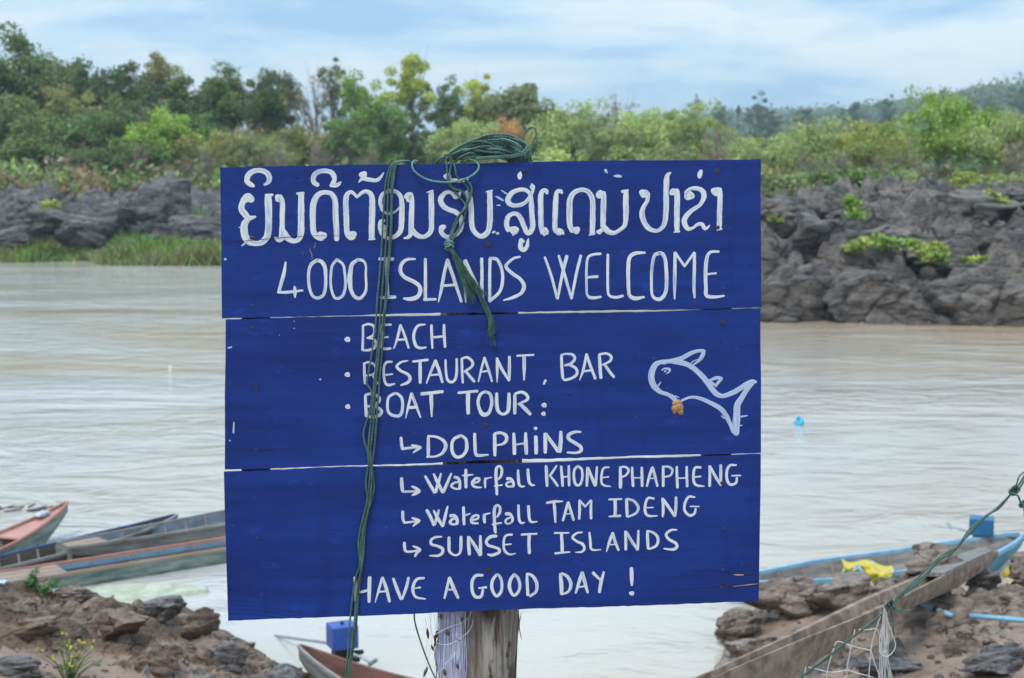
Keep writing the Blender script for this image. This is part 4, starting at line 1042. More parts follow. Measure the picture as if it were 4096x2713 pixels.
grid_obj('far_ground', xs, np.concatenate([np.linspace(100, 300, 14), np.linspace(320, 1500, 44), np.linspace(1600, 2190, 8)]), lambda x, y: far_h(x, y, False) - np.where((y < 108), .3, 0), [MATS['earth']])
grid_obj('bank_ground', np.concatenate([[-400, -200, -100], np.linspace(-60, -41, 8)]), np.linspace(60, 110, 30), lambda x, y: far_h(x, y, False), [MATS['earth']])
grid_obj('bank_ground', np.concatenate([np.linspace(23.8, 60, 16), [100, 200, 400]]), np.linspace(20, 110, 46), lambda x, y: far_h(x, y, False), [MATS['earth']])
grid_obj('bank_ground', np.linspace(.5, 26, 30), np.linspace(74, 110, 30), lambda x, y: far_h(x, y, False), [MATS['earth']])

# ---- near bank
def gp(px, py, z=0.05): q = G(px, py, z); return (q[0], q[1])
NEAR = np.array([(40, 14), (14, 13.2), (8, 12.6), gp(4250, 2330), gp(4060, 2350), gp(3960, 2395), gp(3800, 2375), gp(3560, 2392), gp(3300, 2400), gp(3060, 2425), gp(2930, 2460), gp(2858, 2508), gp(2900, 2570), gp(2880, 2640), gp(2810, 2713),
                 (1.1, 9.0), (0.9, 7.9), (0.2, 7.3), (-0.7, 7.6), (-1.25, 8.7), gp(1250, 2716), gp(1160, 2680), gp(1075, 2640), gp(985, 2575), gp(880, 2520), gp(770, 2455), gp(690, 2425), gp(560, 2425), gp(420, 2415), gp(300, 2385), gp(120, 2385), gp(0, 2390), (-8, 12.4), (-14, 13.5), (-40, 15)])
def near_base(d, x):
    return 0.06 * sstep(-.05, .25, d) + 0.215 * np.maximum(d, 0) + .10 * np.maximum(d - 2.5, 0)
def near_parts(x, y):
    x = np.asarray(x, float); y = np.asarray(y, float)
    d = shore_d(x, y, NEAR)
    base = near_base(d, x) + .05 * fbm(x * .9, y * .9, 3, 31)
    wx = x + .5 * fbm(x * .8, y * .8, 3, 5); wy = y + .5 * fbm(x * .8 + 9, y * .8, 3, 8)
    lf = 1 - sstep(-.5, .8, x)
    # left: beds run down to the right; right: broader blocks
    u = wx * .80 + wy * .60; w = -wx * .60 + wy * .80
    f1, e1 = facets(u * 1.0, w * 2.0, 40); f2, e2 = facets(u * 2.6, w * 5.2, 44); f3, e3 = facets(u * 7, w * 11, 47)
    rl = .26 * (f1 - .17) + .15 * (f2 - .17) + .07 * (f3 - .17) - .07 * np.exp(-e1 * 10) - .03 * np.exp(-e2 * 9) + .06 * fbm(x * 5, y * 5, 4, 33)
    g1, h1 = facets(wx * 1.1 + 3, wy * 1.7, 50); g2, h2 = facets(wx * 3.1, wy * 4.2, 54)
    rr = .30 * (g1 - .22) + .17 * (g2 - .17) + .07 * (f3 - .17) - .06 * np.exp(-h1 * 10) + .06 * fbm(x * 5, y * 5, 4, 36)
    rk = ((rl + .02) * lf + rr * (1 - lf)) * (.45 + .55 * sstep(.1, 1.3, d))
    edge = sstep(-.12, .25, d)
    rocky = base + rk * edge + .05 * np.exp(-(d / .35) ** 2)
    sand = base + .012 + .03 * fbm(x * 2.5, y * 2.5, 3, 60) - .03 * (1 - sstep(0.1, .6, d)) * 3
    kk = .05; hh_ = np.clip(.5 + .5 * (rocky - sand) / kk, 0, 1); out = sand * (1 - hh_) + rocky * hh_ + kk * hh_ * (1 - hh_)
    out = np.where(d < 0, np.minimum(out, -.02) + np.maximum(d, -1.5) * .6, out)
    return out, rocky, sand, d
near_h = lambda x, y: near_parts(x, y)[0]
def nmat(x, y, z):
    o, r, s, d = near_parts(x, y)
    sandy = (s > r) & (z < s + .030)
    k = np.where(sandy, 1, np.where(x > .5, 2, 0))
    sl = vnoise(x * .9 + 3, y * .9, 70)
    k = np.where((k == 0) & (sl > .76), 3, k)
    k = np.where((k == 2) & (sl > .74) & (x > 1.5), 3, k)
    return k
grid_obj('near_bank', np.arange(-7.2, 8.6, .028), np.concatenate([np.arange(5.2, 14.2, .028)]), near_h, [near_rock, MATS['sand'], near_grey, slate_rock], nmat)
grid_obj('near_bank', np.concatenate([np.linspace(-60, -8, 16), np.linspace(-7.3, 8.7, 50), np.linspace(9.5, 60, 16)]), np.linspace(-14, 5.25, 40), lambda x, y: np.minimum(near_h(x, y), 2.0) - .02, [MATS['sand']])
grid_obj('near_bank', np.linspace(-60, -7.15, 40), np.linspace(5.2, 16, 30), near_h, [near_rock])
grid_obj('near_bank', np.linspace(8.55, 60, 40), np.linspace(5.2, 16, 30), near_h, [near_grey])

# ---- boulders
def boulder(seed, n=3, cuts=9, rough=.09):
    bm = bmesh.new(); bmesh.ops.create_icosphere(bm, subdivisions=n, radius=1.0)
    v = np.array([q.co[:] for q in bm.verts]); f = np.array([[w.index for w in q.verts] for q in bm.faces]); bm.free()
    r = np.random.RandomState(seed)
    for _ in range(cuts):
        nrm = r.normal(size=3); nrm /= np.linalg.norm(nrm); dd = r.uniform(.42, .80)
        k = v @ nrm - dd; v = v - np.where(k > 0, k, 0)[:, None] * nrm * .93
    q = fbm(v[:, 0] * 2 + seed, v[:, 1] * 2 + v[:, 2] * 1.7, 4, seed % 50)
    ff, ee = facets(v[:, 0] * 2.4 + seed, v[:, 2] * 3.4 + v[:, 1] * 2.0, (seed + 3) % 60)
    v = v * (1 + rough * 2 * q + .16 * (ff - .2))[:, None]
    return v, f
def put_boulder(px, top_y, bot_y, w, D, seed, mat, label, dep=.8, sub=4, cuts=11, rz=0.0, name='boulder', cat='rock', sink=.25, group=None):
    """w and heights in photo pixels at distance D"""
    v, f = boulder(seed, sub, cuts)
    c = W(px, (top_y + bot_y) / 2, D)
    sx = w / FPX * D / 2; sz = (bot_y - top_y) / FPX * D / 2
    v = (v - (v.max(0) + v.min(0)) / 2) / ((v.max(0) - v.min(0)) / 2)
    v = v * np.array([sx, sx * dep, sz])
    ca, sa = math.cos(rz), math.sin(rz)
    v = np.stack([v[:, 0] * ca - v[:, 1] * sa, v[:, 0] * sa + v[:, 1] * ca, v[:, 2]], 1)
    return top(name, v + c, f, mat, label, cat, group, base=(c[0], c[1], c[2] - sz))
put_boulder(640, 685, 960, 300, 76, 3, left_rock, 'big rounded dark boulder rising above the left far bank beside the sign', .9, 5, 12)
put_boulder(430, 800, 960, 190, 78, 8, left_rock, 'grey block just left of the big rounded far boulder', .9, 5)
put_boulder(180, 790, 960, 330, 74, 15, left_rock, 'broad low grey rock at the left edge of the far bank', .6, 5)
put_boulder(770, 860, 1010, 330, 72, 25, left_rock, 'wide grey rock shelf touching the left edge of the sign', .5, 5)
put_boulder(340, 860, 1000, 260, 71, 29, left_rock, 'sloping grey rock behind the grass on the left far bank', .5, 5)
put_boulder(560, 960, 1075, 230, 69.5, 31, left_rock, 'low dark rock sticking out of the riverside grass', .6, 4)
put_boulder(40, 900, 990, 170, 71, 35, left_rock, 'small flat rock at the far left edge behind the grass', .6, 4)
# right bank
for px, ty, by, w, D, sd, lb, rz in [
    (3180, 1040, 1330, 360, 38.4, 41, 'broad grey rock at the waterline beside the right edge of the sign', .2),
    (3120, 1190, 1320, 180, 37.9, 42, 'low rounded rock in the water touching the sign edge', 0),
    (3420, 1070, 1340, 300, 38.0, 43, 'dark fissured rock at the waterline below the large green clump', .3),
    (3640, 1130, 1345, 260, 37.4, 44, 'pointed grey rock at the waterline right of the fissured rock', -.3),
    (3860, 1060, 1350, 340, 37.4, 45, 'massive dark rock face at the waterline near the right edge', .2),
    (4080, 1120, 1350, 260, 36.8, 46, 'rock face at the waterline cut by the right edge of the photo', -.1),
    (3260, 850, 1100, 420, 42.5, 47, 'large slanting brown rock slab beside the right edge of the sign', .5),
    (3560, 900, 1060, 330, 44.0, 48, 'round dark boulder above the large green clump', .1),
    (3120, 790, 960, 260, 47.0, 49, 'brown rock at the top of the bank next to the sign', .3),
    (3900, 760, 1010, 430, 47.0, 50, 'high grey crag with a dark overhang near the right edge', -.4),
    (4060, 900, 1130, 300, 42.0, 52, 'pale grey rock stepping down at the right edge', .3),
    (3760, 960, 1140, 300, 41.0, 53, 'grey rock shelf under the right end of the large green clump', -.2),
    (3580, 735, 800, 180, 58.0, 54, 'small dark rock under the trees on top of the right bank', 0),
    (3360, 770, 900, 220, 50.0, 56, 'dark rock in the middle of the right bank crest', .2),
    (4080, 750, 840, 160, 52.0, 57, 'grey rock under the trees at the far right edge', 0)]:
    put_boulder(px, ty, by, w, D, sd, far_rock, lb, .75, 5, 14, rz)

# loose stones and gravel lying on the near bank
r_ = np.random.RandomState(19); bm = bmesh.new(); bmesh.ops.create_icosphere(bm, subdivisions=1, radius=1.0)
iv = np.array([k.co[:] for k in bm.verts]); jf = np.array([[w.index for w in k.verts] for k in bm.faces]); bm.free()
for nm, mt, cnt, x0, x1, lb in (('gravel', near_rock, 1700, -5.2, -.6, 'loose brown stones scattered over the left near bank'), ('gravel', near_grey, 1700, .8, 6.0, 'loose grey brown stones scattered over the right near bank')):
    X = r_.uniform(x0, x1, cnt); Y = r_.uniform(6.2, 12.6, cnt); Zs, _, _, dd = near_parts(X, Y); k = dd > .05; X, Y, Zs = X[k], Y[k], Zs[k]
    sz = .010 + .030 * r_.rand(len(X)) ** 4; a = r_.rand(len(X)) * 6.28
    P = iv[None] * (1 + .28 * r_.normal(size=(len(X), len(iv), 1))) * (sz[:, None, None] * np.array([1.3, .9, .65]))
    P = np.stack([P[..., 0] * np.cos(a)[:, None] - P[..., 1] * np.sin(a)[:, None], P[..., 0] * np.sin(a)[:, None] + P[..., 1] * np.cos(a)[:, None], P[..., 2]], -1)
    P += np.stack([X, Y, Zs + sz * .2], 1)[:, None]
    F = (jf[None] + (np.arange(len(X)) * len(iv))[:, None, None]).reshape(-1, 3)
    o = top(nm, P.reshape(-1, 3), F, mt, lb, 'gravel', base=(0, 0, 0)); o['kind'] = 'stuff'

# ================================================================== trees
def leaf_material(name, transl=0.35):
    m = bpy.data.materials.new(name); m.use_nodes = True; t = m.node_tree; t.nodes.clear(); MATS[name] = m
    o = t.nodes.new('ShaderNodeOutputMaterial')
    oi = t.nodes.new('ShaderNodeObjectInfo'); va = t.nodes.new('ShaderNodeVertexColor'); va.layer_name = 'tint'
    c = mixc(t, 1.0, oi.outputs['Color'], va.outputs['Color'], 'MULTIPLY')
    n = noise(t, coords(t), 2.2, 3, .6)
    c = mixc(t, ramp(t, n, [(.35, g(0)), (.65, g(.45))]), c, mixc(t, 1.0, c, (1.35, 1.15, .7), 'MULTIPLY'))
    d = N_(t, 'ShaderNodeBsdfDiffuse', {'Color': c}); tr = N_(t, 'ShaderNodeBsdfTranslucent', {'Color': c})
    gl = N_(t, 'ShaderNodeBsdfGlossy', {'Roughness': 0.5}); gl.inputs['Color'].default_value = (1, 1, 1, 1)
    mx = N_(t, 'ShaderNodeMixShader', {0: transl, 1: d.outputs[0], 2: tr.outputs[0]})
    m2 = N_(t, 'ShaderNodeMixShader', {0: 0.04, 1: mx.outputs[0], 2: gl.outputs[0]})
    t.links.new(m2.outputs[0], o.inputs['Surface']); return m
leafm = leaf_material('leaves')
bark = simple('bark', (0.13, 0.105, 0.085), 0.9, col2=(0.055, 0.045, 0.037), scale=3, stretch=(2, 2, .5))
bark_pale = simple('pale_bark', (0.34, 0.30, 0.25), 0.9, col2=(0.20, 0.17, 0.14), scale=3, stretch=(2, 2, .5))
rt = np.random.RandomState(21)
def leaf_cards(C, R, n, size, r, flat=.75, shell=.55, up=.35, zs=1.0):
    """n leaf quads in each clump: centres C (k,3), radii R (k,)"""
    k = len(C); idx = np.repeat(np.arange(k), n)
    d = r.normal(size=(k * n, 3)); d /= np.linalg.norm(d, axis=1)[:, None]
    rad = (shell + (1 - shell) * r.rand(k * n)) * (1 + .35 * r.normal(size=k * n) * .5)
    P = C[idx] + d * (rad * R[idx])[:, None] * np.array([1, 1, flat * zs])
    nrm = r.normal(size=(k * n, 3)) + np.array([0, 0, up]) + .6 * d; nrm /= np.linalg.norm(nrm, axis=1)[:, None]
    a = np.cross(nrm, r.normal(size=(k * n, 3))); a /= np.linalg.norm(a, axis=1)[:, None]; b = np.cross(nrm, a)
    s = size * (.6 + .8 * r.rand(k * n))[:, None]
    a = a * np.array([1, 1, zs]); b = b * np.array([1, 1, zs])
    V = np.stack([P - a * s, P + b * s * .55, P + a * s, P - b * s * .55], 1).reshape(-1, 3)
    F = np.arange(len(V)).reshape(-1, 4)
    return V, F, idx
def make_crown(kind, seed, ratio=2):
    """a tree 1 high, crown 1 across: returns crown mesh, trunk mesh"""
    r = np.random.RandomState(seed)
    zc, zr, xr, nc, cr, nl, ls, z0 = {
        'broad': (.70, .26, .45, 60, .13, 190, .024, .10),
        'dense': (.60, .38, .46, 90, .14, 170, .024, .06),
        'airy': (.74, .22, .44, 44, .105, 150, .021, .2),
        'tall': (.70, .27, .42, 40, .100, 150, .021, .3),
        'column': (.52, .45, .34, 46, .115, 170, .020, .1),
        'umbrella': (.80, .15, .46, 24, .095, 150, .018, .5),
        'willow': (.66, .32, .46, 58, .095, 130, .016, .2),
        'shrub': (.48, .42, .46, 30, .17, 170, .032, .05),
        'bare': (.66, .30, .36, 24, .07, 26, .016, .25)}[kind]
    C = []
    while len(C) < nc:
        d = r.normal(size=3); d /= np.linalg.norm(d); q = r.rand() ** .45
        c = np.array([d[0] * xr * q, d[1] * xr * q, zc + d[2] * zr * q])
        lump = 1 + .35 * math.sin(3 * math.atan2(d[1], d[0]) + seed) + .25 * math.sin(5 * d[2] + seed * 2)
        c[:2] *= max(.5, lump) ; c[2] = zc + (c[2] - zc) * (1 + .12 * math.sin(seed + c[0] * 9))
        if c[2] < z0 or np.linalg.norm(c[:2]) > .5: continue
        C.append(c)
    C = np.array(C); R = cr * (.6 + .8 * r.rand(nc))
    V, F, idx = leaf_cards(C, R, nl, ls, r, .8, zs=1.0 / ratio)
    cm = mesh_from('crown_mesh', V, F, leafm)
    ct = .72 + .56 * r.rand(nc); tint_attr(cm, ct[idx] * (.85 + .3 * r.rand(len(idx))))
    b = MB()
    tw = .018 if kind not in ('shrub', 'willow') else .014
    if kind == 'shrub':
        for i in range(7):
            a = r.rand() * 6.28; e = C[r.randint(nc)]
            b.tube(crom([(0.03 * math.cos(a), .03 * math.sin(a), -.05), tuple(e * np.array([.5, .5, .5])), tuple(e)], .1), np.linspace(.014, .005, len(crom([(0.03 * math.cos(a), .03 * math.sin(a), -.05), tuple(e * np.array([.5, .5, .5])), tuple(e)], .1))), 4)
    else:
        lean = r.uniform(-.06, .06, 2) * (2.4 if kind == 'willow' else 1)
        T = [np.array([0, 0, -.06]), np.array([lean[0] * .5, lean[1] * .5, .2]), np.array([lean[0] * 1.2, lean[1], .42]), np.array([lean[0], lean[1] * .6, .66]), np.array([lean[0] * .5, 0, .86])]
        P = crom(T, .07); b.tube(P, np.linspace(tw * 1.5, tw * .25, len(P)), 7)
        for i in range(min(nc, 24)):
            e = C[i]; zb = np.clip(e[2] * .62 + r.uniform(-.06, .04), .16, .8)
            j = int(np.argmin(abs(P[:, 2] - zb))); s = P[j]
            mid_ = (s + e) / 2 + np.array([0, 0, -.03 + r.uniform(-.03, .05)])
            L = crom([s, mid_, e], .08); b.tube(L, np.linspace(tw * .55, tw * .10, len(L)), 4)
            if kind in ('bare', 'airy', 'tall'):
                for _ in range(5 if kind == 'bare' else 2):
                    q = e + r.normal(size=3) * .10; L = crom([mid_, (mid_ + q) / 2 + r.normal(size=3) * .02, q], .08)
                    b.tube(L, np.linspace(tw * .28, tw * .06, len(L)), 3)
    return cm, b
PROTO = {}
def proto(kind, var, pale=False, ratio=2.0):
    rc_ = .75 if ratio < .95 else 1.2 if ratio < 1.55 else 2.0 if ratio < 2.6 else 3.2
    k = (kind, var, pale, rc_)
    if k not in PROTO:
        if (kind, var, rc_) not in PROTO: PROTO[(kind, var, rc_)] = make_crown(kind, 31 * var + 7 * len(kind) + ord(kind[0]), rc_)
        cm, b = PROTO[(kind, var, rc_)]
        PROTO[k] = (cm, mesh_from('trunk_mesh', b.v, b.f, bark_pale if pale else bark, True))
    return PROTO[k]
COL = {'dark': (0.090, 0.150, 0.046), 'deep': (0.120, 0.190, 0.058), 'mid': (0.147, 0.258, 0.068), 'bright': (0.273, 0.442, 0.073), 'light': (0.330, 0.430, 0.165), 'lime': (0.370, 0.440, 0.105),
       'grey': (0.178, 0.220, 0.114), 'olive': (0.251, 0.268, 0.089), 'yellow': (.42, .52, .085), 'brown': (0.324, 0.240, 0.138), 'rust': (0.482, 0.317, 0.145), 'blue': (0.105, 0.169, 0.107), 'sage': (0.273, 0.345, 0.154)}
def tree(px, ty, by, w, D, kind, col, label, var=0, pale=False, name='tree', cat='tree', group=None, rz=None, jit=1.0):
    c = W(px, by, D)
    gz = float(far_h(np.array(c[0]), np.array(c[1]), False))
    h = W(px, ty, D)[2] - gz
    wd = w / FPX * D * ((1.12 if D > 115 else 1.3) if kind in ('broad', 'dense', 'airy', 'tall', 'bare') and D < 200 else 1.35)
    t = thing(name, (c[0], c[1], gz), label, cat, group, rz=rt.rand() * 6.28 if rz is None else rz)
    t.scale = (wd, wd, h)
    cm, tm = proto(kind, var, pale, h / wd)
    k = bpy.data.objects.new('crown', cm); scene.collection.objects.link(k); k.parent = t
    cc = np.array(COL[col]) * np.array([1.22, 1.14, 1.05]) * (1 + .12 * rt.normal() * jit); k.color = (*cc.tolist(), 1)
    s = bpy.data.objects.new('trunk', tm); scene.collection.objects.link(s); s.parent = t
    return t
TR = [  # px, top, base, width, distance, kind, colour, label
 (95, 128, 720, 330, 128, 'dense', 'deep', 'tallest dense dark tree at the left edge of the photo', 0),
 (-60, 230, 740, 260, 124, 'broad', 'deep', 'dark tree cut by the left edge of the photo', 1),
 (265, 212, 720, 250, 126, 'dense', 'deep', 'dark tree leaning on the tallest one at the left, slightly lower', 2),
 (350, 275, 730, 170, 122, 'broad', 'dark', 'dark low crowned tree before the first gap in the treeline', 0),
 (505, 245, 740, 210, 126, 'dense', 'dark', 'dark domed tree right of the first sky gap', 1),
 (635, 186, 740, 215, 130, 'airy', 'olive', 'tall olive tree with see-through crown behind the dark ones', 0),
 (725, 285, 740, 235, 122, 'broad', 'dark', 'dark spreading tree before the second sky gap', 2),
 (935, 238, 740, 255, 128, 'airy', 'deep', 'loose flat topped tree right of the second sky gap', 1),
 (880, 300, 740, 200, 124, 'broad', 'mid', 'green tree under the loose flat topped one', 1),
 (1120, 262, 740, 190, 126, 'broad', 'grey', 'grey green tree above the left part of the sign', 2),
 (1060, 300, 740, 180, 122, 'dense', 'dark', 'dark tree wedged between two grey green crowns', 0),
 (1255, 255, 745, 190, 120, 'bare', 'brown', 'reddish brown half bare tree wrapped in vines', 0),
 (1338, 188, 745, 150, 128, 'tall', 'grey', 'tall thin crowned tree rising above the brown vine tree', 0),
 (1440, 262, 745, 190, 124, 'airy', 'bright', 'light green loose tree left of the yellow green one', 2),
 (1520, 380, 745, 230, 116, 'dense', 'mid', 'green tree standing in front of the treeline above the hanging rope', 2),
 (1640, 202, 745, 260, 122, 'tall', 'yellow', 'tallest yellow green tree above the middle of the sign', 1),
 (1650, 420, 745, 120, 119, 'column', 'dark', 'dark vine clad trunk below the yellow green crown', 0),
 (1790, 285, 745, 170, 122, 'tall', 'mid', 'green tree with open crown right of the yellow green one', 2),
 (1905, 262, 745, 200, 124, 'tall', 'lime', 'lime green airy tree above the coiled rope', 0),
 (1770, 440, 745, 120, 118, 'column', 'dark', 'dark vine clad column right under the coiled rope gap', 1),
 (2075, 338, 745, 270, 122, 'broad', 'grey', 'dark grey green tree right of the coiled rope', 0),
 (2140, 420, 745, 190, 118, 'dense', 'deep', 'low dark tree at the right foot of the grey green one', 1),
 (2050, 470, 750, 150, 112, 'airy', 'rust', 'small rust coloured tree just right above the coil', 1),
 (2290, 415, 760, 300, 108, 'willow', 'light', 'broad pale green tree above the right half of the sign', 0),
 (2460, 345, 760, 200, 112, 'bare', 'brown', 'tall brown nearly bare tree above the right half of the sign', 1),
 (2400, 450, 760, 260, 104, 'willow', 'sage', 'sage green tree below the brown bare one', 1),
 (2620, 425, 760, 300, 110, 'willow', 'light', 'pale green round tree above the word WELCOME', 2),
 (2780, 405, 765, 260, 104, 'willow', 'light', 'light green tree leaning over the right end of the sign', 0),
 (2860, 480, 765, 160, 100, 'bare', 'brown', 'small brown bare tree near the top right corner of the sign', 2),
 (2960, 520, 765, 230, 96, 'willow', 'light', 'pale green tree right above the top right corner of the sign', 1),
 (3110, 530, 770, 230, 92, 'willow', 'sage', 'sage green bushy tree right beside the sign corner', 2),
 (3260, 480, 775, 300, 88, 'willow', 'light', 'pale leaning tree with a thin bent trunk right of the sign', 0),
 (3450, 480, 770, 260, 96, 'willow', 'lime', 'lime green tree between the leaning one and the large round one', 1),
 (3570, 450, 770, 230, 100, 'willow', 'olive', 'olive tree left of the large round tree', 2),
 (3755, 362, 775, 330, 86, 'willow', 'bright', 'large round bright green tree on the right bank', 0),
 (3930, 450, 775, 230, 98, 'broad', 'mid', 'green tree right of the large round one', 1),
 (4030, 470, 775, 300, 84, 'willow', 'light', 'tree with a grey bent trunk at the right edge', 1),
 (4150, 420, 775, 280, 96, 'willow', 'sage', 'tree cut by the right edge of the photo', 2),
 (345, 560, 790, 110, 97, 'bare', 'brown', 'slim brown twiggy tree left of the bright green low tree', 1),
 (560, 540, 790, 130, 98, 'bare', 'brown', 'twiggy brown tree beside the bright green low tree', 0),
 (820, 560, 780, 130, 95, 'bare', 'olive', 'twiggy grey tree just left of the upper left sign corner', 1),
 (1110, 560, 775, 130, 95, 'bare', 'brown', 'twiggy brown tree above the second Lao letter', 0),
 (1270, 540, 775, 120, 96, 'bare', 'brown', 'forked pale tree above the third Lao letter', 2),
 (1500, 560, 775, 140, 95, 'bare', 'olive', 'twiggy tree just left of where the rope bends over the sign', 1),
 (2200, 560, 775, 120, 94, 'bare', 'brown', 'twiggy brown tree right of the stray rope end', 0),
 (2890, 560, 785, 140, 88, 'bare', 'sage', 'pale twiggy tree above the last Lao letter', 1),
 (3220, 570, 800, 150, 80, 'bare', 'sage', 'thin leaning tree with pale trunk right of the sign corner', 0),
 (3345, 590, 800, 150, 79, 'bare', 'sage', 'second thin pale trunked tree right of the sign corner', 2),
 (3500, 590, 800, 140, 80, 'bare', 'olive', 'thin forked tree left of the large round tree', 1),
 (3680, 600, 800, 120, 79, 'bare', 'sage', 'thin trunk in front of the large round tree', 0),
 (4050, 540, 800, 170, 77, 'bare', 'brown', 'bent grey trunked tree nearest the right edge', 2),
 # middle layer, left
 (60, 400, 760, 280, 112, 'broad', 'deep', 'green bushy tree below the tallest tree at the left', 1),
 (235, 470, 760, 260, 108, 'dense', 'deep', 'dark green bushy tree left of the brown thicket', 2),
 (290, 320, 760, 210, 116, 'airy', 'olive', 'olive brown round crown below the dark left trees', 2),
 (450, 430, 770, 220, 106, 'airy', 'mid', 'green tree in the middle of the left bank', 0),
 (470, 400, 760, 220, 112, 'dense', 'deep', 'dark green crown under the first sky gap', 0),
 (620, 400, 760, 220, 110, 'tall', 'grey', 'green tree below the olive see-through tree', 2),
 (660, 455, 765, 230, 104, 'dense', 'bright', 'bright green tree in the middle of the left bank', 0),
 (570, 560, 770, 200, 100, 'airy', 'mid', 'bright green low tree behind the big boulder', 1),
 (800, 440, 765, 200, 108, 'airy', 'mid', 'green loose tree in the second sky gap', 0),
 (860, 520, 770, 260, 102, 'willow', 'olive', 'olive green tree left of the sign corner', 2),
 (960, 480, 765, 240, 106, 'bare', 'brown', 'brown bare tree above the left corner of the sign', 1),
 (1040, 540, 770, 240, 102, 'willow', 'sage', 'sage green low tree just above the top left of the sign', 0),
 (1190, 500, 765, 260, 106, 'willow', 'olive', 'olive tree below the vine wrapped brown one', 1),
 (1330, 480, 765, 230, 106, 'bare', 'brown', 'thin brown tree standing before the tall thin crowned one', 2),
 (1400, 440, 770, 200, 104, 'tall', 'mid', 'rounded green tree left of the hanging rope', 0),
 (1860, 460, 765, 240, 106, 'willow', 'light', 'pale green low tree behind the coiled rope', 2),
 (740, 620, 780, 180, 94, 'bare', 'brown', 'brown leafless shrub right above the big boulder', 0),
 (260, 610, 790, 250, 94, 'bare', 'brown', 'brown leafless thicket at the left bank', 2),
 (130, 560, 780, 250, 100, 'dense', 'deep', 'dark low tree behind the rocks at the left edge', 0),
 (370, 600, 790, 170, 96, 'broad', 'dark', 'small dark tree with black trunk behind the left rocks', 0),
]
TR += [
 (2180, 560, 770, 220, 92, 'shrub', 'light', 'pale green bush right of the coiled rope end', 0),
 (2400, 575, 770, 260, 90, 'shrub', 'bright', 'bright green bush above the sign, right of the middle', 1),
 (2620, 570, 775, 260, 90, 'shrub', 'sage', 'sage green bush above the letters at the top right', 2),
 (3000, 650, 790, 280, 82, 'shrub', 'olive', 'olive bush behind the top right corner of the sign', 0),
 (3190, 680, 800, 260, 78, 'shrub', 'sage', 'grey green bush on the bank crest beside the sign', 1),
 (3400, 670, 800, 280, 78, 'shrub', 'mid', 'dark green bush under the lime green tree', 2),
 (3570, 680, 790, 240, 80, 'shrub', 'sage', 'sage bush left of the large round tree trunk', 0),
 (3900, 690, 795, 240, 78, 'shrub', 'lime', 'yellow green bush right of the large round tree trunk', 1),
 (4070, 690, 800, 240, 76, 'shrub', 'sage', 'sage bush at the right edge of the bank', 2),
]
for q in TR:
    px, ty, by, w, D, kind, col, lb, var = q
    tree(px, ty, by, w, D, kind, col, lb, var, pale=kind in ('willow', 'bare', 'airy', 'tall'), name='shrub' if kind == 'shrub' else 'tree', cat='shrub' if kind == 'shrub' else 'tree')
# far trees that stand out on the ridge
for px, ty, by, w, D, kind, lb, var in [
    (3035, 338, 500, 85, 420, 'tall', 'tall lone tree on the far ridge right above the sign corner', 2), (3210, 418, 500, 105, 400, 'umbrella', 'umbrella shaped far tree on the ridge', 0),
    (3545, 352, 470, 80, 520, 'tall', 'tall hazy tree at the top of the far ridge', 0), (2785, 362, 480, 40, 560, 'umbrella', 'small faint lone tree above the ridge over the sign', 1),
    (3100, 430, 500, 80, 430, 'broad', 'far rounded tree between the lone tree and the umbrella shaped one', 1), (2880, 400, 490, 60, 460, 'broad', 'far dark tree left of the tall lone tree', 0),
    (3950, 370, 470, 95, 480, 'umbrella', 'far spreading tree on the hill at the right', 2), (4090, 320, 470, 90, 440, 'dense', 'far dark tree on the hill at the right edge', 2),
    (3420, 392, 480, 80, 500, 'broad', 'far round tree on the rising ridge', 2), (2330, 430, 500, 70, 480, 'broad', 'far small tree in the pale gap above the sign', 0)]:
    t = tree(px, ty, by, w, D, kind, 'blue', lb, var, group=None)

# undergrowth, a mass nobody could count
def leaf_mass(name, C, R, n, size, cols, label, cat, seed, flat=.8, shell=.3):
    r = np.random.RandomState(seed)
    V, F, idx = leaf_cards(C, R, n, 1.0, r, flat, shell)
    P = V.reshape(-1, 4, 3); ctr = P.mean(1, keepdims=True); V = (ctr + (P - ctr) * np.asarray(size).reshape(-1)[idx if np.ndim(size) else np.zeros(len(idx), int)][:, None, None]).reshape(-1, 3)
    o = top(name, V, F, leafm, label, cat, base=(0, 0, 0)); o['kind'] = 'stuff'
    cc = np.array([COL[c] for c in cols]); pick = r.randint(len(cols), size=len(C))
    tv = cc[pick][idx] * (.7 + .6 * r.rand(len(C)))[idx][:, None] * (.85 + .3 * r.rand(len(idx)))[:, None]
    tint_attr(o.data, tv); o.color = (1, 1, 1, 1)
    return o
r = np.random.RandomState(4)
def scatter(n, x0, x1, y0, y1, dmin, zoff=.3, seed=0):
    r = np.random.RandomState(seed); X = r.uniform(x0, x1, n * 3); Y = r.uniform(y0, y1, n * 3); d = shore_d(X, Y, SHORE)
    k = d > dmin; X, Y = X[k][:n], Y[k][:n]
    return np.stack([X, Y, far_h(X, Y, False) + zoff], 1)
C = scatter(900, -60, 42, 86, 135, 16, .8, 1); leaf_mass('undergrowth', C, .8 + 1.3 * r.rand(len(C)), 46, np.full(len(C), .26), ['mid', 'deep', 'olive', 'sage', 'bright', 'brown', 'grey'], 'tangled undergrowth between the trees of the far banks', 'undergrowth', 3)
C = scatter(420, -48, 8, 84, 96, 17, .15, 5); leaf_mass('scrub', C, .5 + .8 * r.rand(len(C)), 44, np.full(len(C), .20), ['brown', 'olive', 'sage', 'light', 'brown'], 'low brown and green scrub behind the left rocks', 'scrub', 5)
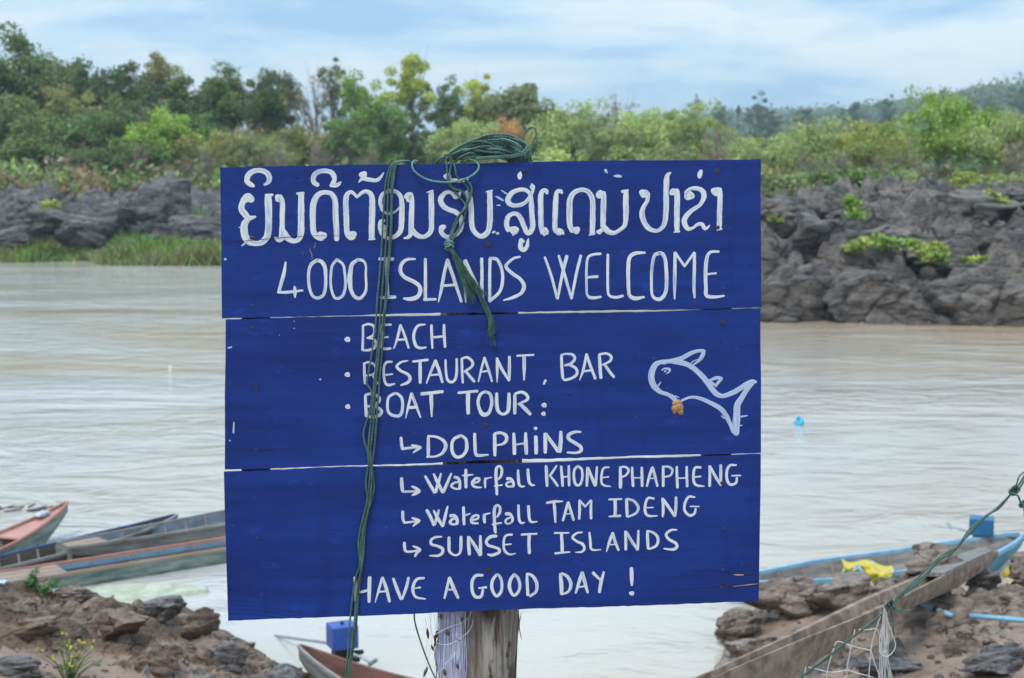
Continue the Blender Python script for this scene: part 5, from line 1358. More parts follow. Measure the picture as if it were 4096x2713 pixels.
C = scatter(420, 3, 40, 55, 84, 19, .15, 6); leaf_mass('scrub', C, .3 + .6 * r.rand(len(C)), 60, np.full(len(C), .13), ['sage', 'olive', 'brown', 'light', 'grey'], 'low grey green scrub on the crest of the right bank', 'scrub', 7)
# tall riverside grass on the left
r2 = np.random.RandomState(12); n = 44000
X = r2.uniform(-42, -7, n); Y = r2.uniform(62, 78, n); d = shore_d(X, Y, SHORE); k = (d > -.5) & (d < 6.5 + 1.2 * np.sin(X * .6) + np.sin(X * 1.7)); X, Y = X[k], Y[k]
Z = np.maximum(far_h(X, Y), 0) - .05
hh = (.28 + .75 * vnoise(X * .55, Y * .5, 3)) * (.6 + .6 * r2.rand(len(X)))
a = r2.rand(len(X)) * 6.28; wv_ = .04; lean = r2.normal(size=(len(X), 2)) * .45
B0 = np.stack([X, Y, Z], 1); A_ = np.stack([np.cos(a), np.sin(a), np.zeros(len(X))], 1) * wv_
T_ = B0 + np.stack([lean[:, 0] * hh, lean[:, 1] * hh, hh], 1)
V = np.stack([B0 - A_, B0 + A_, T_ + A_ * .5, T_ - A_ * .5], 1).reshape(-1, 3)
o = top('riverside_grass', V, np.arange(len(V)).reshape(-1, 4), leafm, 'strip of tall green grass along the left far waterline', 'grass', base=(0, 0, 0)); o['kind'] = 'stuff'
gc = np.array([COL['mid'], COL['bright'], COL['olive'], COL['sage']]); sel = np.clip((vnoise(X * .35, Y * .6, 9) * 4.4 - .2 + .4 * r2.normal(size=len(X))).astype(int), 0, 3)
tint_attr(o.data, gc[sel] * (.6 + .55 * r2.rand(len(X)))[:, None] * .92)
# green clumps growing on the right rocks
def rock_plants(pts, label, cols, seed, rad=.26, n=70, size=.09):
    C = []
    for px, py, D in pts:
        w_ = W(px, py, D); z = float(far_h(np.array([w_[0]]), np.array([w_[1]]))[0]); C.append((w_[0], w_[1], w_[2]))
    C = np.array(C); rr_ = np.random.RandomState(seed)
    o = leaf_mass('creeper', C, rad * (.7 + .6 * rr_.rand(len(C))), n, np.full(len(C), size), cols, label, 'plant', seed, .55)
    return o
rp = random.Random(8)
rock_plants([(3405 + 34 * i + rp.uniform(-14, 14), 982 - 12 * math.sin(i * .35) + rp.uniform(-10, 10), 40.2) for i in range(12)] + [(3670 + 24 * i, 1012 + 5 * i + rp.uniform(-12, 12), 39.6) for i in range(6)], 'large bright green creeper clump spread over the right rocks', ['lime', 'bright', 'lime', 'light'], 31)
rock_plants([(3400, 810, 45), (3420, 830, 45), (3410, 850, 45), (3440, 860, 44.8), (3400, 795, 45)], 'small bright green bush high in a cleft of the right rocks', ['bright', 'bright'], 32, .24)
rock_plants([(3100, 868, 43), (3085, 872, 43), (3118, 880, 43)], 'tiny yellow green tuft on the rock beside the sign', ['lime'], 33, .12, 40, .07)
rock_plants([(3985, 780, 46), (4010, 800, 46), (4030, 812, 46), (3965, 770, 46)], 'yellow green plants on top of the high crag', ['lime', 'yellow'], 34, .2, 50, .08)
rock_plants([(3850 + 30 * i, 1040 - 3 * i, 39.2) for i in range(4)], 'flat olive plants right of the large creeper clump', ['olive', 'yellow'], 35, .14, 40, .07)
rock_plants([(180, 820, 72), (200, 812, 72), (220, 822, 72)], 'small green tuft on the left far rocks', ['lime'], 36, .35, 60, .12)
# wooded hills behind
r3 = np.random.RandomState(77)
def hill_mass(n, y0, y1, rad, nl, size, seed, lab):
    r = np.random.RandomState(seed); Y = y0 + (y1 - y0) * r.rand(n) ** .8; X = (-.45 + .95 * r.rand(n)) * Y
    Z = far_h(X, Y, False); C = np.stack([X, Y, Z + rad * .8], 1)
    leaf_mass('wooded_hill', C, rad * (.7 + .7 * r.rand(n)), nl, np.full(n, size), ['blue', 'deep', 'grey', 'mid', 'blue', 'dark'], lab, 'forest', seed, .95, .6)
Xo = np.concatenate([r3.uniform(-190, -56, 260), r3.uniform(44, 190, 260)]); Yo = r3.uniform(108, 150, 520)
C = np.stack([Xo, Yo, far_h(Xo, Yo, False) + r3.uniform(.5, 11, 520) * np.where(Xo < 0, 1, .6)], 1)
leaf_mass('forest', C, 1.5 + 2.2 * r3.rand(520), 90, np.full(520, .34), ['mid', 'deep', 'dark', 'olive', 'grey'], 'forest going on along the banks past both sides of the photo', 'forest', 93)
hill_mass(1500, 150, 420, 4.2, 70, .6, 91, 'flat forest beyond the first row of trees')
hill_mass(2600, 420, 1150, 7.0, 80, 1.25, 92, 'distant bluish forest covering the hills')
# haze: a faint even air that turns the far hills blue
m = bpy.data.materials.new('haze'); m.use_nodes = True; t = m.node_tree; t.nodes.clear()
o = t.nodes.new('ShaderNodeOutputMaterial'); pv = t.nodes.new('ShaderNodeVolumePrincipled')
pv.inputs['Color'].default_value = (0.80, 0.91, 1.0, 1); pv.inputs['Density'].default_value = 0.00036; pv.inputs['Anisotropy'].default_value = 0.2
t.links.new(pv.outputs[0], o.inputs['Volume'])
b = MB(); b.box((150, 1000, 72), (3300, 2400, 150)); HAZE = top('haze', b.v, b.f, m, 'thin blue haze in the air', 'haze', base=(0, 0, 0)); HAZE['kind'] = 'stuff'

# ================================================================== boats and small things
def hit(px, py, hf=near_h, d0=6.2, d1=14.0):
    D = np.linspace(d0, d1, 900); r = ray(px, py)
    X = r[0] / r[1] * D; Z = H + r[2] / r[1] * D
    h = np.maximum(hf(X, D), 0); k = np.argmax(Z <= h)
    return np.array([X[k], D[k], h[k]])
wood_grey = simple('grey_wood', (0.30, 0.285, 0.26), 0.85, col2=(0.16, 0.145, 0.13), scale=3, stretch=(1, 6, 6), bmp=.4)
wood_dark = simple('dark_wet_wood', (0.10, 0.075, 0.06), 0.8, col2=(0.05, 0.038, 0.03), scale=3, stretch=(1, 6, 6), bmp=.4)
wood_red = simple('red_brown_wood', (0.22, 0.105, 0.075), 0.7, col2=(0.12, 0.065, 0.05), scale=3, stretch=(1, 6, 6), bmp=.4)
wood_tan = simple('tan_plank', (0.36, 0.27, 0.21), 0.8, col2=(0.24, 0.17, 0.13), scale=3, stretch=(1, 6, 6), bmp=.4)
wood_hull = simple('brown_hull_wood', (0.38, 0.28, 0.21), 0.75, col2=(0.17, 0.115, 0.082), scale=2.2, stretch=(1, 5, 5), bmp=.5)
slate_panel = simple('slate_panel', (0.20, 0.225, 0.26), 0.8, col2=(0.12, 0.14, 0.165), scale=5)
green_hull = simple('worn_green_hull', (0.27, 0.31, 0.265), 0.75, col2=(0.075, 0.135, 0.115), scale=6, stretch=(.6, 1, 3), bmp=.3)
grey_hull = simple('grey_hull', (0.27, 0.26, 0.235), 0.8, col2=(0.13, 0.12, 0.11), scale=5, stretch=(.6, 1, 3), bmp=.3)
pt_red = simple('salmon_paint', (0.50, 0.19, 0.145), 0.7, col2=(0.32, 0.16, 0.13), scale=7)
pt_deck = simple('faded_salmon_deck', (0.58, 0.30, 0.25), 0.75, col2=(0.46, 0.24, 0.20), scale=5)
pt_blue = simple('teal_blue_paint', (0.060, 0.165, 0.255), 0.7, col2=(0.05, 0.10, 0.15), scale=8)
pt_navy = simple('navy_paint', (0.04, 0.085, 0.26), 0.6, col2=(0.03, 0.06, 0.15), scale=8)
pt_sky = simple('light_blue_paint', (0.25, 0.48, 0.64), 0.6, col2=(0.17, 0.34, 0.47), scale=7)
pt_sky2 = simple('deep_light_blue_paint', (0.10, 0.31, 0.42), 0.6, col2=(0.07, 0.21, 0.30), scale=7)
box_blue = simple('engine_cover_blue', (0.035, 0.10, 0.40), 0.4, col2=(0.03, 0.08, 0.30), scale=9)
box_sky = simple('engine_cover_light_blue', (0.025, 0.155, 0.31), 0.4, col2=(0.02, 0.12, 0.24), scale=9)
metal_dk = simple('oily_metal', (0.05, 0.048, 0.046), 0.5, metal=.5, scale=20)
metal_lt = simple('worn_steel', (0.42, 0.45, 0.47), 0.4, metal=.6, scale=20)
pale_green = simple('pale_green_fibreglass', (0.52, 0.55, 0.43), 0.5, col2=(0.34, 0.36, 0.25), scale=7)

def boat(name, label, A, B, hw, zg, rise, depth, hull, lining, rails, pa=0.0, pb=0.0, wa=1.0, wb=1.0, ribs=0, rib_mat=None, riseA=None, cat='boat', rail_w=.026, rail_h=.024):
    A = np.array(A[:2], float); B = np.array(B[:2], float); L = np.linalg.norm(B - A); rz = math.atan2(B[1] - A[1], B[0] - A[0])
    t = thing(name, (A[0], A[1], 0.0), label, cat, rz=rz)
    rA = rise if riseA is None else riseA
    def HW(s):
        a = wa + (1 - wa) * min(1, (s / pa) ** .75 if pa else 1); b_ = wb + (1 - wb) * min(1, ((1 - s) / pb) ** .75 if pb else 1)
        return hw * a * b_
    def ZG(s): return zg + rA * max(0, 1 - s / .35) ** 2 + rise * max(0, (s - .65) / .35) ** 2
    def ZB(s): return ZG(s) - depth * (.35 + .65 * min(1, s / .18 if pa else 1)) * (.35 + .65 * min(1, (1 - s) / .18 if pb else 1))
    n = 32; S_ = np.linspace(0, 1, n)
    def sec(s, inset, lift):
        w = max(HW(s) - inset, .004); zt = ZG(s); zb_ = ZB(s) + lift
        return [(s * L, w, zt), (s * L, w * .93, (zt + zb_) * .5), (s * L, w * .68, zb_), (s * L, -w * .68, zb_), (s * L, -w * .93, (zt + zb_) * .5), (s * L, -w, zt)]
    for nm, inset, lift, mt, fl in (('hull', 0, 0, hull, False), ('lining', .018, .03, lining, True)):
        V = []; F = []
        for i, s in enumerate(S_):
            V += sec(s, inset, lift)
            if i:
                for j in range(5): F.append((6 * i - 6 + j, 6 * i - 5 + j, 6 * i + 1 + j, 6 * i + j))
        F.append((0, 5, 4, 3, 2, 1)); F.append(tuple(6 * (n - 1) + j for j in range(6)))
        obj(nm, V, F, mt, t, local=True)
    for sg, mt in ((1, rails[0]), (-1, rails[1])):
        if mt is None: continue
        b = MB(); pr = None
        for i, s in enumerate(S_):
            w = HW(s); y0, y1 = sg * (w + rail_w * .35), sg * max(w - rail_w * .65, 0.0); z = ZG(s)
            q = [(s * L, y0, z - rail_h * .6), (s * L, y0, z + rail_h * .5), (s * L, y1, z + rail_h * .5), (s * L, y1, z - rail_h * .4)]
            if pr is not None: b.add(pr + q, [(0, 4, 5, 1), (1, 5, 6, 2), (2, 6, 7, 3), (3, 7, 4, 0)])
            else: b.add(q, [(0, 1, 2, 3)])
            pr = q
        b.add(pr, [(3, 2, 1, 0)]); obj('rail', b.v, b.f, mt, t, local=True)
    for i in range(ribs):
        s = .06 + .88 * (i + .5) / ribs; w = HW(s) - .02; zb_ = ZB(s) + .035; zt = ZG(s) - .012; b = MB()
        P = [(s * L, w, zt), (s * L, w * .9, (zt + zb_) * .5), (s * L, w * .66, zb_ + .008), (s * L, -w * .66, zb_ + .008), (s * L, -w * .9, (zt + zb_) * .5), (s * L, -w, zt)]
        b.tube(P, .014, 4); obj('rib', b.v, b.f, rib_mat or lining, t, local=True)
    def deck(s0, s1, mt, nm='deck', dz=-.006, split=1, side=None, thick=.018):
        for k in range(split):
            b = MB(); m_ = 6; V = []
            for i in range(m_ + 1):
                s = s0 + (s1 - s0) * i / m_; w = HW(s) - .012; y0 = -w + 2 * w * (k + .03) / split; y1 = -w + 2 * w * (k + .97) / split
                V += [(s * L, y0, ZG(s) + dz), (s * L, y1, ZG(s) + dz), (s * L, y0, ZG(s) + dz - thick), (s * L, y1, ZG(s) + dz - thick)]
            F = [(0, 1, 3, 2), (4 * m_, 4 * m_ + 2, 4 * m_ + 3, 4 * m_ + 1)]
            for i in range(m_):
                c = 4 * i; F += [(c, c + 4, c + 5, c + 1), (c + 2, c + 3, c + 7, c + 6), (c, c + 2, c + 6, c + 4), (c + 1, c + 5, c + 7, c + 3)]
            obj(nm, V, F, mt, t, local=True)
    return t, deck, L, ZG, HW
def engine(t, s, L, z, yaw, size, cover, shaft_to, tiller_to, red=False, y0=0.0):
    """cover box over a small motor, long propeller shaft and tiller, in the boat's own frame"""
    e = bpy.data.objects.new('engine', None); scene.collection.objects.link(e); e.parent = t; e.location = (s * L, y0, 0); ORG[e.name] = np.zeros(3)
    c, s_ = math.cos(yaw), math.sin(yaw); ax = [(c, s_, 0), (-s_, c, 0), (0, 0, 1)]
    b = MB(); b.box((0, 0, z + size[2] / 2), size, ax)
    o = obj('engine_cover', b.v, b.f, cover, e, local=True)
    bv = o.modifiers.new('b', 'BEVEL'); bv.width = .006; bv.segments = 2
    b = MB(); b.box((0, 0, z - .05), (size[0] * .7, size[1] * .6, .10), ax); b.box((.03, .02, z - .10), (size[0] * .9, .05, .03), ax); b.tube([(0, .04, z - .06), (size[0] * .8, .05, z - .02)], .018, 6)
    obj('motor', b.v, b.f, pt_red if red else metal_dk, e, local=True)
    b = MB(); b.tube([(0, 0, z + .01), shaft_to], .011, 6); obj('propeller_shaft', b.v, b.f, metal_lt if not red else metal_dk, e, local=True)
    b = MB(); b.tube([(0, 0, z - .01), tiller_to], .010, 6)
    v = np.array(tiller_to); d = v / np.linalg.norm(v); b.tube([v - d * .03, v + d * .05], .016, 6); obj('tiller', b.v, b.f, metal_lt, e, local=True)
    if not red:
        b = MB(); b.tube([(0, 0, z + size[2]), (0, 0, z + size[2] + .018)], .012, 8); obj('fuel_cap', b.v, b.f, metal_dk, e, local=True)

def g2(px, py, z): q = G(px, py, z); return np.array([q[0], q[1]])
# red boat, upper left
bow = g2(268, 2014, .32); d = np.array([-.30, -1.0]); d /= np.linalg.norm(d)
t, deck, L, ZG, HW = boat('longtail_boat', 'green hulled boat with salmon red rails and deck at the left edge', bow + d * 3.6, bow, .25, .20, .13, .26, green_hull, wood_tan, (pt_red, pt_red), pb=.42, wb=.04, ribs=7, rib_mat=wood_grey)
deck(.74, .985, pt_deck, dz=-.02); deck(.56, .585, wood_red, 'thwart', dz=-.03)
b = MB(); b.box((.80 * L, .02, ZG(.8) + .02), (.16, .09, .03)); 
V, F = boulder(5, 2, 6); V = V * np.array([.11, .06, .035]) + np.array([.90 * L, .03, ZG(.9) + .02]); obj('plastic_scrap', V, F, simple('pale_plastic', (.62, .70, .80), .4, scale=20), t, local=True)
# dark blue rimmed boat behind
a0 = g2(0, 2248, .17); b0 = g2(706, 2064, .20); u = (b0 - a0) / np.linalg.norm(b0 - a0)
t, deck, L, ZG, HW = boat('longtail_boat', 'dark boat with navy blue rails, mostly hidden behind the grey ribbed boat', a0 - u * .8, b0, .20, .16, .05, .22, wood_dark, wood_dark, (pt_navy, wood_grey), pb=.30, wb=.08, ribs=12, rib_mat=wood_grey)
# grey ribbed boat
a0 = g2(252, 2203, .17); b0 = g2(900, 2068, .20); u = (b0 - a0) / np.linalg.norm(b0 - a0)
t, deck, L, ZG, HW = boat('longtail_boat', 'long weathered grey boat with slate panels between its ribs, square end left', a0, a0 + u * 5.6, .27, .19, .10, .22, grey_hull, slate_panel, (wood_grey, wood_grey), pa=.30, wa=.42, pb=.3, wb=.1, ribs=20, rib_mat=wood_grey, riseA=.03)
deck(.005, .075, wood_tan)
b = MB(); b.box((.012, 0, .13), (.03, .24, .16)); obj('transom', b.v, b.f, grey_hull, t, local=True)
# front boat: red rail, blue rail
a0 = g2(0, 2311, .15); b0 = g2(900, 2168, .16); u = (b0 - a0) / np.linalg.norm(b0 - a0)
t, deck, L, ZG, HW = boat('longtail_boat', 'long green boat nearest the left rocks with faded red rail and blue strake', a0 - u * 1.2, a0 + u * 4.6, .20, .145, .06, .22, green_hull, wood_tan, (pt_red, wood_tan), pa=.1, wa=.5, pb=.25, wb=.1, ribs=16, rib_mat=wood_tan, riseA=.0)
deck(.20, .30, wood_tan, 'plank', dz=.0, split=1)
b = MB()
V = []; F = []
for i in range(24):
    s = .03 + .9 * i / 23; w = HW(s); V += [(s * L, w * .98, ZG(s) + .004 - .018), (s * L, w * .80, ZG(s) - .045), (s * L, w * .98 - .012, ZG(s) - .018), (s * L, w * .80 - .012, ZG(s) - .052)]
    if i: c = 4 * i - 4; F += [(c, c + 1, c + 5, c + 4), (c + 2, c + 6, c + 7, c + 3), (c, c + 4, c + 6, c + 2), (c + 1, c + 3, c + 7, c + 5)]
obj('blue_strake', V, F, pt_blue, t, local=True)
# bottom centre boat with blue engine box
tip = g2(1197, 2590, .28); e_ = np.array([.76, -.65])
t, deck, L, ZG, HW = boat('longtail_boat', 'grey wooden boat with red brown inside and a blue engine box, below the sign', tip, tip + e_ * 2.7, .25, .20, .02, .26, grey_hull, wood_red, (wood_red, wood_grey), pa=.45, wa=.03, pb=.25, wb=.3, riseA=.09, ribs=6, rib_mat=wood_red)
deck(.24, .42, wood_tan, dz=-.07, split=3); deck(.42, .44, wood_red, 'thwart', dz=-.03); deck(.60, .63, wood_grey, 'thwart', dz=-.03)
rz = math.atan2(e_[1], e_[0])
def tolocal(p, t):
    q = np.array(p, float) - np.array(t.location); a = -t.rotation_euler[2]
    return (q[0] * math.cos(a) - q[1] * math.sin(a), q[0] * math.sin(a) + q[1] * math.cos(a), q[2])
ce = tolocal(W(1370, 2620, 9.85), t); se = ce[0] / L
sh = tolocal(W(1000, 2530, 11.4), t); ti = tolocal(W(1488, 2652, 9.75), t)
engine(t, se, L, .265, -rz + .42, (.19, .17, .165), box_blue, (sh[0] - ce[0], sh[1] - ce[1], sh[2]), (ti[0] - ce[0], ti[1] - ce[1], ti[2]), y0=ce[1])
# light blue boat on the right
a0 = g2(2930, 2352, .18); b0 = g2(4082, 2146, .26); u = (b0 - a0) / np.linalg.norm(b0 - a0); nrm = np.array([-u[1], u[0]])
t, deck, L, ZG, HW = boat('longtail_boat', 'light blue boat with a boxed engine moored behind the right rocks', a0 + nrm * .10, b0, .31, .18, .10, .26, pt_sky2, wood_grey, (pt_sky, pt_sky), pa=.35, wa=.1, pb=.22, wb=.12, ribs=9, rib_mat=wood_tan, riseA=.03, rail_w=.034, rail_h=.034)
deck(.44, .52, pt_deck, 'cargo_board', dz=-.05, split=3)
ce = tolocal(W(3925, 2150, 13.2), t); sh = tolocal(W(3802, 2106, 13.4), t); ti = tolocal(W(4110, 2163, 13.1), t)
engine(t, ce[0] / L, L, .265, -t.rotation_euler[2] - .35, (.22, .20, .155), box_sky, (ti[0] - ce[0], ti[1] - ce[1], ti[2]), (sh[0] - ce[0], sh[1] - ce[1], sh[2]), red=True, y0=ce[1])
V, F = boulder(15, 2, 6); V = V * np.array([.20, .09, .10]) + np.array([.90 * L, -.30, .02]); obj('yellow_float', V, F, simple('dull_yellow', (.50, .38, .06), .6, scale=12), t, local=True)
# the big beached boat
RID = [(2700, 2790, 6.2), (2850, 2713, 6.75), (3181, 2571, 7.5), (3511, 2436, 8.6), (3831, 2276, 10.1), (3935, 2227, 10.8), (3992, 2203, 11.2)]
LOW = [(2700, 2960), (2870, 2850), (3181, 2698), (3511, 2490), (3831, 2350), (3935, 2280), (3994, 2226)]
FAR = [(2560, 2800), (2790, 2708), (3150, 2545), (3460, 2395), (3742, 2277), (3850, 2222), (3940, 2192)]
base = hit(3600, 2500)
bb = thing('beached_boat', (3.0, 8.5, .5), 'long weathered brown wooden boat beached across the right rocks, grey planks at its bow', 'boat')
R_ = crom(np.array([W(*q) for q in RID]), .12); n = len(R_); tt = np.linspace(0, 1, n)
def resamp(P):
    P = np.array(P); s = np.concatenate([[0], np.cumsum(np.linalg.norm(np.diff(np.array([W(*q) for q in RID]), axis=0), axis=1))]); s /= s[-1]
    sr = np.concatenate([[0], np.cumsum(np.linalg.norm(np.diff(R_, axis=0), axis=1))]); sr /= sr[-1]
    return np.stack([np.interp(sr, s, P[:, k]) for k in range(P.shape[1])], 1)
Dr = R_[:, 1]
lo = resamp(LOW); fa = resamp(FAR)
LO = np.array([W(x, y, D + .03) for (x, y), D in zip(lo, Dr)]); FA = np.array([W(x, y, D + .27) for (x, y), D in zip(fa, Dr)])
V = []; F = []
UPZ = np.array([0, 0, 1.0])
for i in range(n):
    a, l, f_ = R_[i], LO[i], FA[i]; fl = f_ * 1.0; h_ = a[2] - l[2]
    cen = (a + f_) / 2; floor_ = cen - UPZ * h_ * .62
    V += [a, a * .5 + l * .5 + (a - f_) * .03, l, f_ - UPZ * h_ * 1.0, f_ - (a - f_) * .10, f_ + UPZ * .0, f_ + (a - f_) * .10, floor_ + (f_ - a) * .28, floor_ + (a - f_) * .28, a + (f_ - a) * .10]
    if i:
        for j in range(10): F.append((10 * i - 10 + j, 10 * i - 10 + (j + 1) % 10, 10 * i + (j + 1) % 10, 10 * i + j))
F.append(tuple(range(10))); F.append(tuple(10 * (n - 1) + j for j in range(10))[::-1])
obj('hull', V, F, wood_hull, bb)
for k in range(4):
    V = []; F = []; i0 = int(n * .74)
    for q, i in enumerate(range(i0, n - 1)):
        a, f_ = R_[i], FA[i]; p0 = a + (f_ - a) * (.03 + .235 * k); p1 = a + (f_ - a) * (.03 + .235 * k + .215)
        V += [p0 + UPZ * .018, p1 + UPZ * .018, p0 - UPZ * .012, p1 - UPZ * .012]
        if q: c = 4 * q - 4; F += [(c, c + 4, c + 5, c + 1), (c + 2, c + 3, c + 7, c + 6), (c, c + 2, c + 6, c + 4), (c + 1, c + 5, c + 7, c + 3)]
    m_ = len(V) - 4; F += [(0, 1, 3, 2), (m_, m_ + 2, m_ + 3, m_ + 1)]
    obj('deck_plank', V, F, wood_grey, bb)
# sunk pale boat
b = MB(); c0 = G(585, 2362, .03); V = []; F = []
n = 30
for ring, (rr_, z) in enumerate(((1.0, -.10), (1.0, .035), (.86, .045), (.80, .012), (0, .008))):
    for i in range(n):
        a = 2 * math.pi * i / n; x = rr_ * .53 * math.copysign(abs(math.cos(a)) ** .8, math.cos(a)); y = rr_ * .20 * math.copysign(abs(math.sin(a)) ** .9, math.sin(a)) * (1 - .35 * math.cos(a))
        V.append((c0[0] + x - .05 * y, c0[1] + y + .10 * x, z))
for ring in range(4):
    for i in range(n): k = (i + 1) % n; F.append((ring * n + i, ring * n + k, ring * n + n + k, ring * n + n + i))
top('sunken_boat', V, F, pale_green, 'pale green hull of a small sunken boat awash behind the left rocks', 'boat', smooth=True)

# boulders of the near bank
def nb(px, ty, by, w, sd, mat, label, dep=.8, rz=0.0, D=None):
    q = hit(px, min(by, 2705)); put_boulder(px, ty, by + 14, w, (q[1] if D is None else D) + .06, sd, mat, label, dep, 5, 13, rz)
nb(3755, 2168, 2345, 270, 61, near_grey, 'brown boulder hiding the middle of the light blue boat', .8, .2)
nb(3925, 2255, 2350, 160, 63, slate_rock, 'grey boulder under the bow of the beached boat', .8, 0)
nb(4110, 2196, 2335, 180, 64, near_grey, 'grey boulder at the waterline cut by the right edge', .8, 0)
nb(3370, 2292, 2440, 330, 65, near_grey, 'low brown boulder under the yellow sack', .6, .2)
nb(3120, 2300, 2480, 330, 66, near_grey, 'brown rock right below the bottom right corner of the sign', .7, -.2)
nb(2955, 2430, 2560, 200, 67, near_grey, 'outermost brown rock of the right bank, standing in the water', .7, .3)
nb(3010, 2540, 2640, 240, 68, near_grey, 'flat grey rock above the lower end of the beached boat', .6, 0)
nb(3560, 2318, 2420, 200, 69, near_grey, 'small brown rock between the yellow sack and the beached boat', .7, .4)
nb(3990, 2580, 2713, 300, 70, slate_rock, 'blue grey rock with pale lichen in the bottom right corner', .6, .3)
nb(3560, 2640, 2720, 280, 71, slate_rock, 'blue grey rock at the bottom edge under the net', .5, 0)
nb(4060, 2370, 2420, 130, 72, near_grey, 'small flat rock on the sand at the right edge', .6, 0)
nb(310, 2330, 2405, 180, 73, near_grey, 'grey brown rock behind the left bank next to the white scrap', .8, 0)
nb(660, 2378, 2500, 180, 74, slate_rock, 'pointed bluish rock at the crest of the left bank', .8, .2)
nb(800, 2425, 2560, 170, 75, near_rock, 'rough brown rock right of the pointed bluish one', .8, .3)
nb(480, 2440, 2560, 240, 76, near_rock, 'dark brown rock in the middle of the left bank', .6, -.3)
nb(110, 2440, 2540, 260, 77, near_rock, 'dark brown rock at the left edge of the photo', .6, .2)
nb(620, 2560, 2680, 220, 78, near_rock, 'dark brown layered rock at the bottom of the left bank', .6, -.4)
nb(920, 2560, 2690, 180, 79, slate_rock, 'bluish shattered rock sloping to the water at the left bank', .7, -.4)
nb(60, 2620, 2720, 260, 80, slate_rock, 'bluish rock in the bottom left corner', .6, 0)
nb(962, 2678, 2700, 26, 81, simple('pale_pebble', (.50, .42, .30), .8, scale=30), 'small pale yellow pebble at the bottom of the left bank', .9, 0)
nb(3245, 2322, 2450, 220, 82, near_grey, 'brown rock between the sign corner and the yellow sack', .8, .1)
# yellow sack over a tool handle
m, t, p = nt('yellow_sack')
n1 = noise(t, coords(t), 9, 2, .4); c = ramp(t, n1, [(.56, (.66, .50, .045)), (.60, (.10, .22, .16)), (.66, (.62, .60, .42))])
t.links.new(c, p.inputs['Base Color']); p.inputs['Roughness'].default_value = .45
bump(t, p, noise(t, coords(t), 20, 4), .6, .02)
sk = hit(3460, 2350); sk[1] -= .28; V = []; F = []; nx, ny = 26, 16; rs_ = np.random.RandomState(6)
for j in range(ny + 1):
    for i in range(nx + 1):
        s = i / nx; q = j / ny
        x = 3366 + 200 * s + 10 * math.sin(q * 5); ytop = 2236 + 22 * s + 9 * math.sin(s * 9) ; ybot = 2312 + 26 * s + 9 * math.sin(s * 11 + 1)
        if .30 < s < .42: ybot -= 22
        y = ytop + (ybot - ytop) * q
        cr_ = float(fbm(np.array(s * 6.0), np.array(q * 4.0 + 3), 3, 5))
        V.append(W(x, y, sk[1] - .02 + .16 * (1 - q) ** 1.3 - .09 * math.sin(q * 3.1) + .16 * cr_))
for j in range(ny):
    for i in range(nx): a = j * (nx + 1) + i; F.append((a, a + nx + 1, a + nx + 2, a + 1))
o = top('plastic_sack', V, F, MATS['yellow_sack'], 'crumpled yellow plastic sack with green print lying on the right rocks', 'sack', smooth=True)
sm_ = o.modifiers.new('t', 'SOLIDIFY'); sm_.thickness = .006
hd = thing('tool_handle', W(3470, 2330, sk[1] - .15), 'tan wooden tool handle with a light blue socket leaning under the yellow sack', 'tool')
hA, hB, hM = W(3428, 2262, sk[1] - .16), W(3512, 2374, sk[1] - .42), None; hM = hA + (hB - hA) * .30
v, f = tube([hA, hM], .016, 8); obj('socket', v, f, pt_sky, hd, smooth=True)
v, f = tube([hM, hA + (hB - hA) * .65, hB], [.013, .015, .016], 8); obj('handle', v, f, simple('new_wood', (.55, .34, .18), .6, scale=12), hd, smooth=True)
# blue pipes on the sand
def pipe(p0, p1, label):
    a = hit(*p0); b_ = hit(*p1); a[2] += .03; b_[2] += .03
    mid_ = (a + b_) / 2; mid_[2] = max(mid_[2], float(near_h(np.array([mid_[0]]), np.array([mid_[1]]))[0]) + .03)
    tp = thing('water_pipe', a, label, 'pipe'); v, f = tube([a, mid_, b_], .017, 10); obj('pipe', v, f, pt_sky, tp, smooth=True)
    e = (mid_ - a) * .12; v, f = tube([mid_ - e, mid_ + e], .021, 10); obj('coupling', v, f, metal_dk if p0[0] < 3800 else pt_sky, tp, smooth=True)
pipe((3688, 2434), (3805, 2482), 'short light blue pipe sloping down on the sand under the beached boat')
pipe((3878, 2492), (4180, 2508), 'long light blue pipe on the sand running out of the right edge')
# floats on the water
def ball(name, px, py, r, mat, label, cat):
    q = G(px, py, .0); V, F = boulder(1, 3, 0); th = V * r * np.array([1, 1, 1.0]); th[:, 2] *= 1.05
    top(name, th + q + np.array([0, 0, r * .45]), F, mat, label, cat, smooth=True)
q = G(3198, 1700, 0); tf = thing('blue_float', q, 'bright blue plastic float on the river right of the sign', 'float')
v, f = boulder(2, 3, 5); obj('float_body', v * np.array([.085, .07, .075]) + q + np.array([0, 0, .035]), f, simple('cyan_plastic', (.06, .50, .80), .4, scale=9), tf, smooth=True)
v, f = tube([q + np.array([-.02, 0, .09]), q + np.array([-.02, 0, .135])], .028, 10); obj('neck', v, f, MATS['cyan_plastic'], tf, smooth=True)
q = G(680, 1472, 0); tf = thing('white_float', q, 'small white fishing float on the river left of the sign', 'float')
v, f = boulder(3, 3, 4); obj('float_body', v * np.array([.045, .045, .045]) + q + np.array([0, 0, .012]), f, simple('white_plastic', (.85, .82, .74), .5, scale=9), tf, smooth=True)
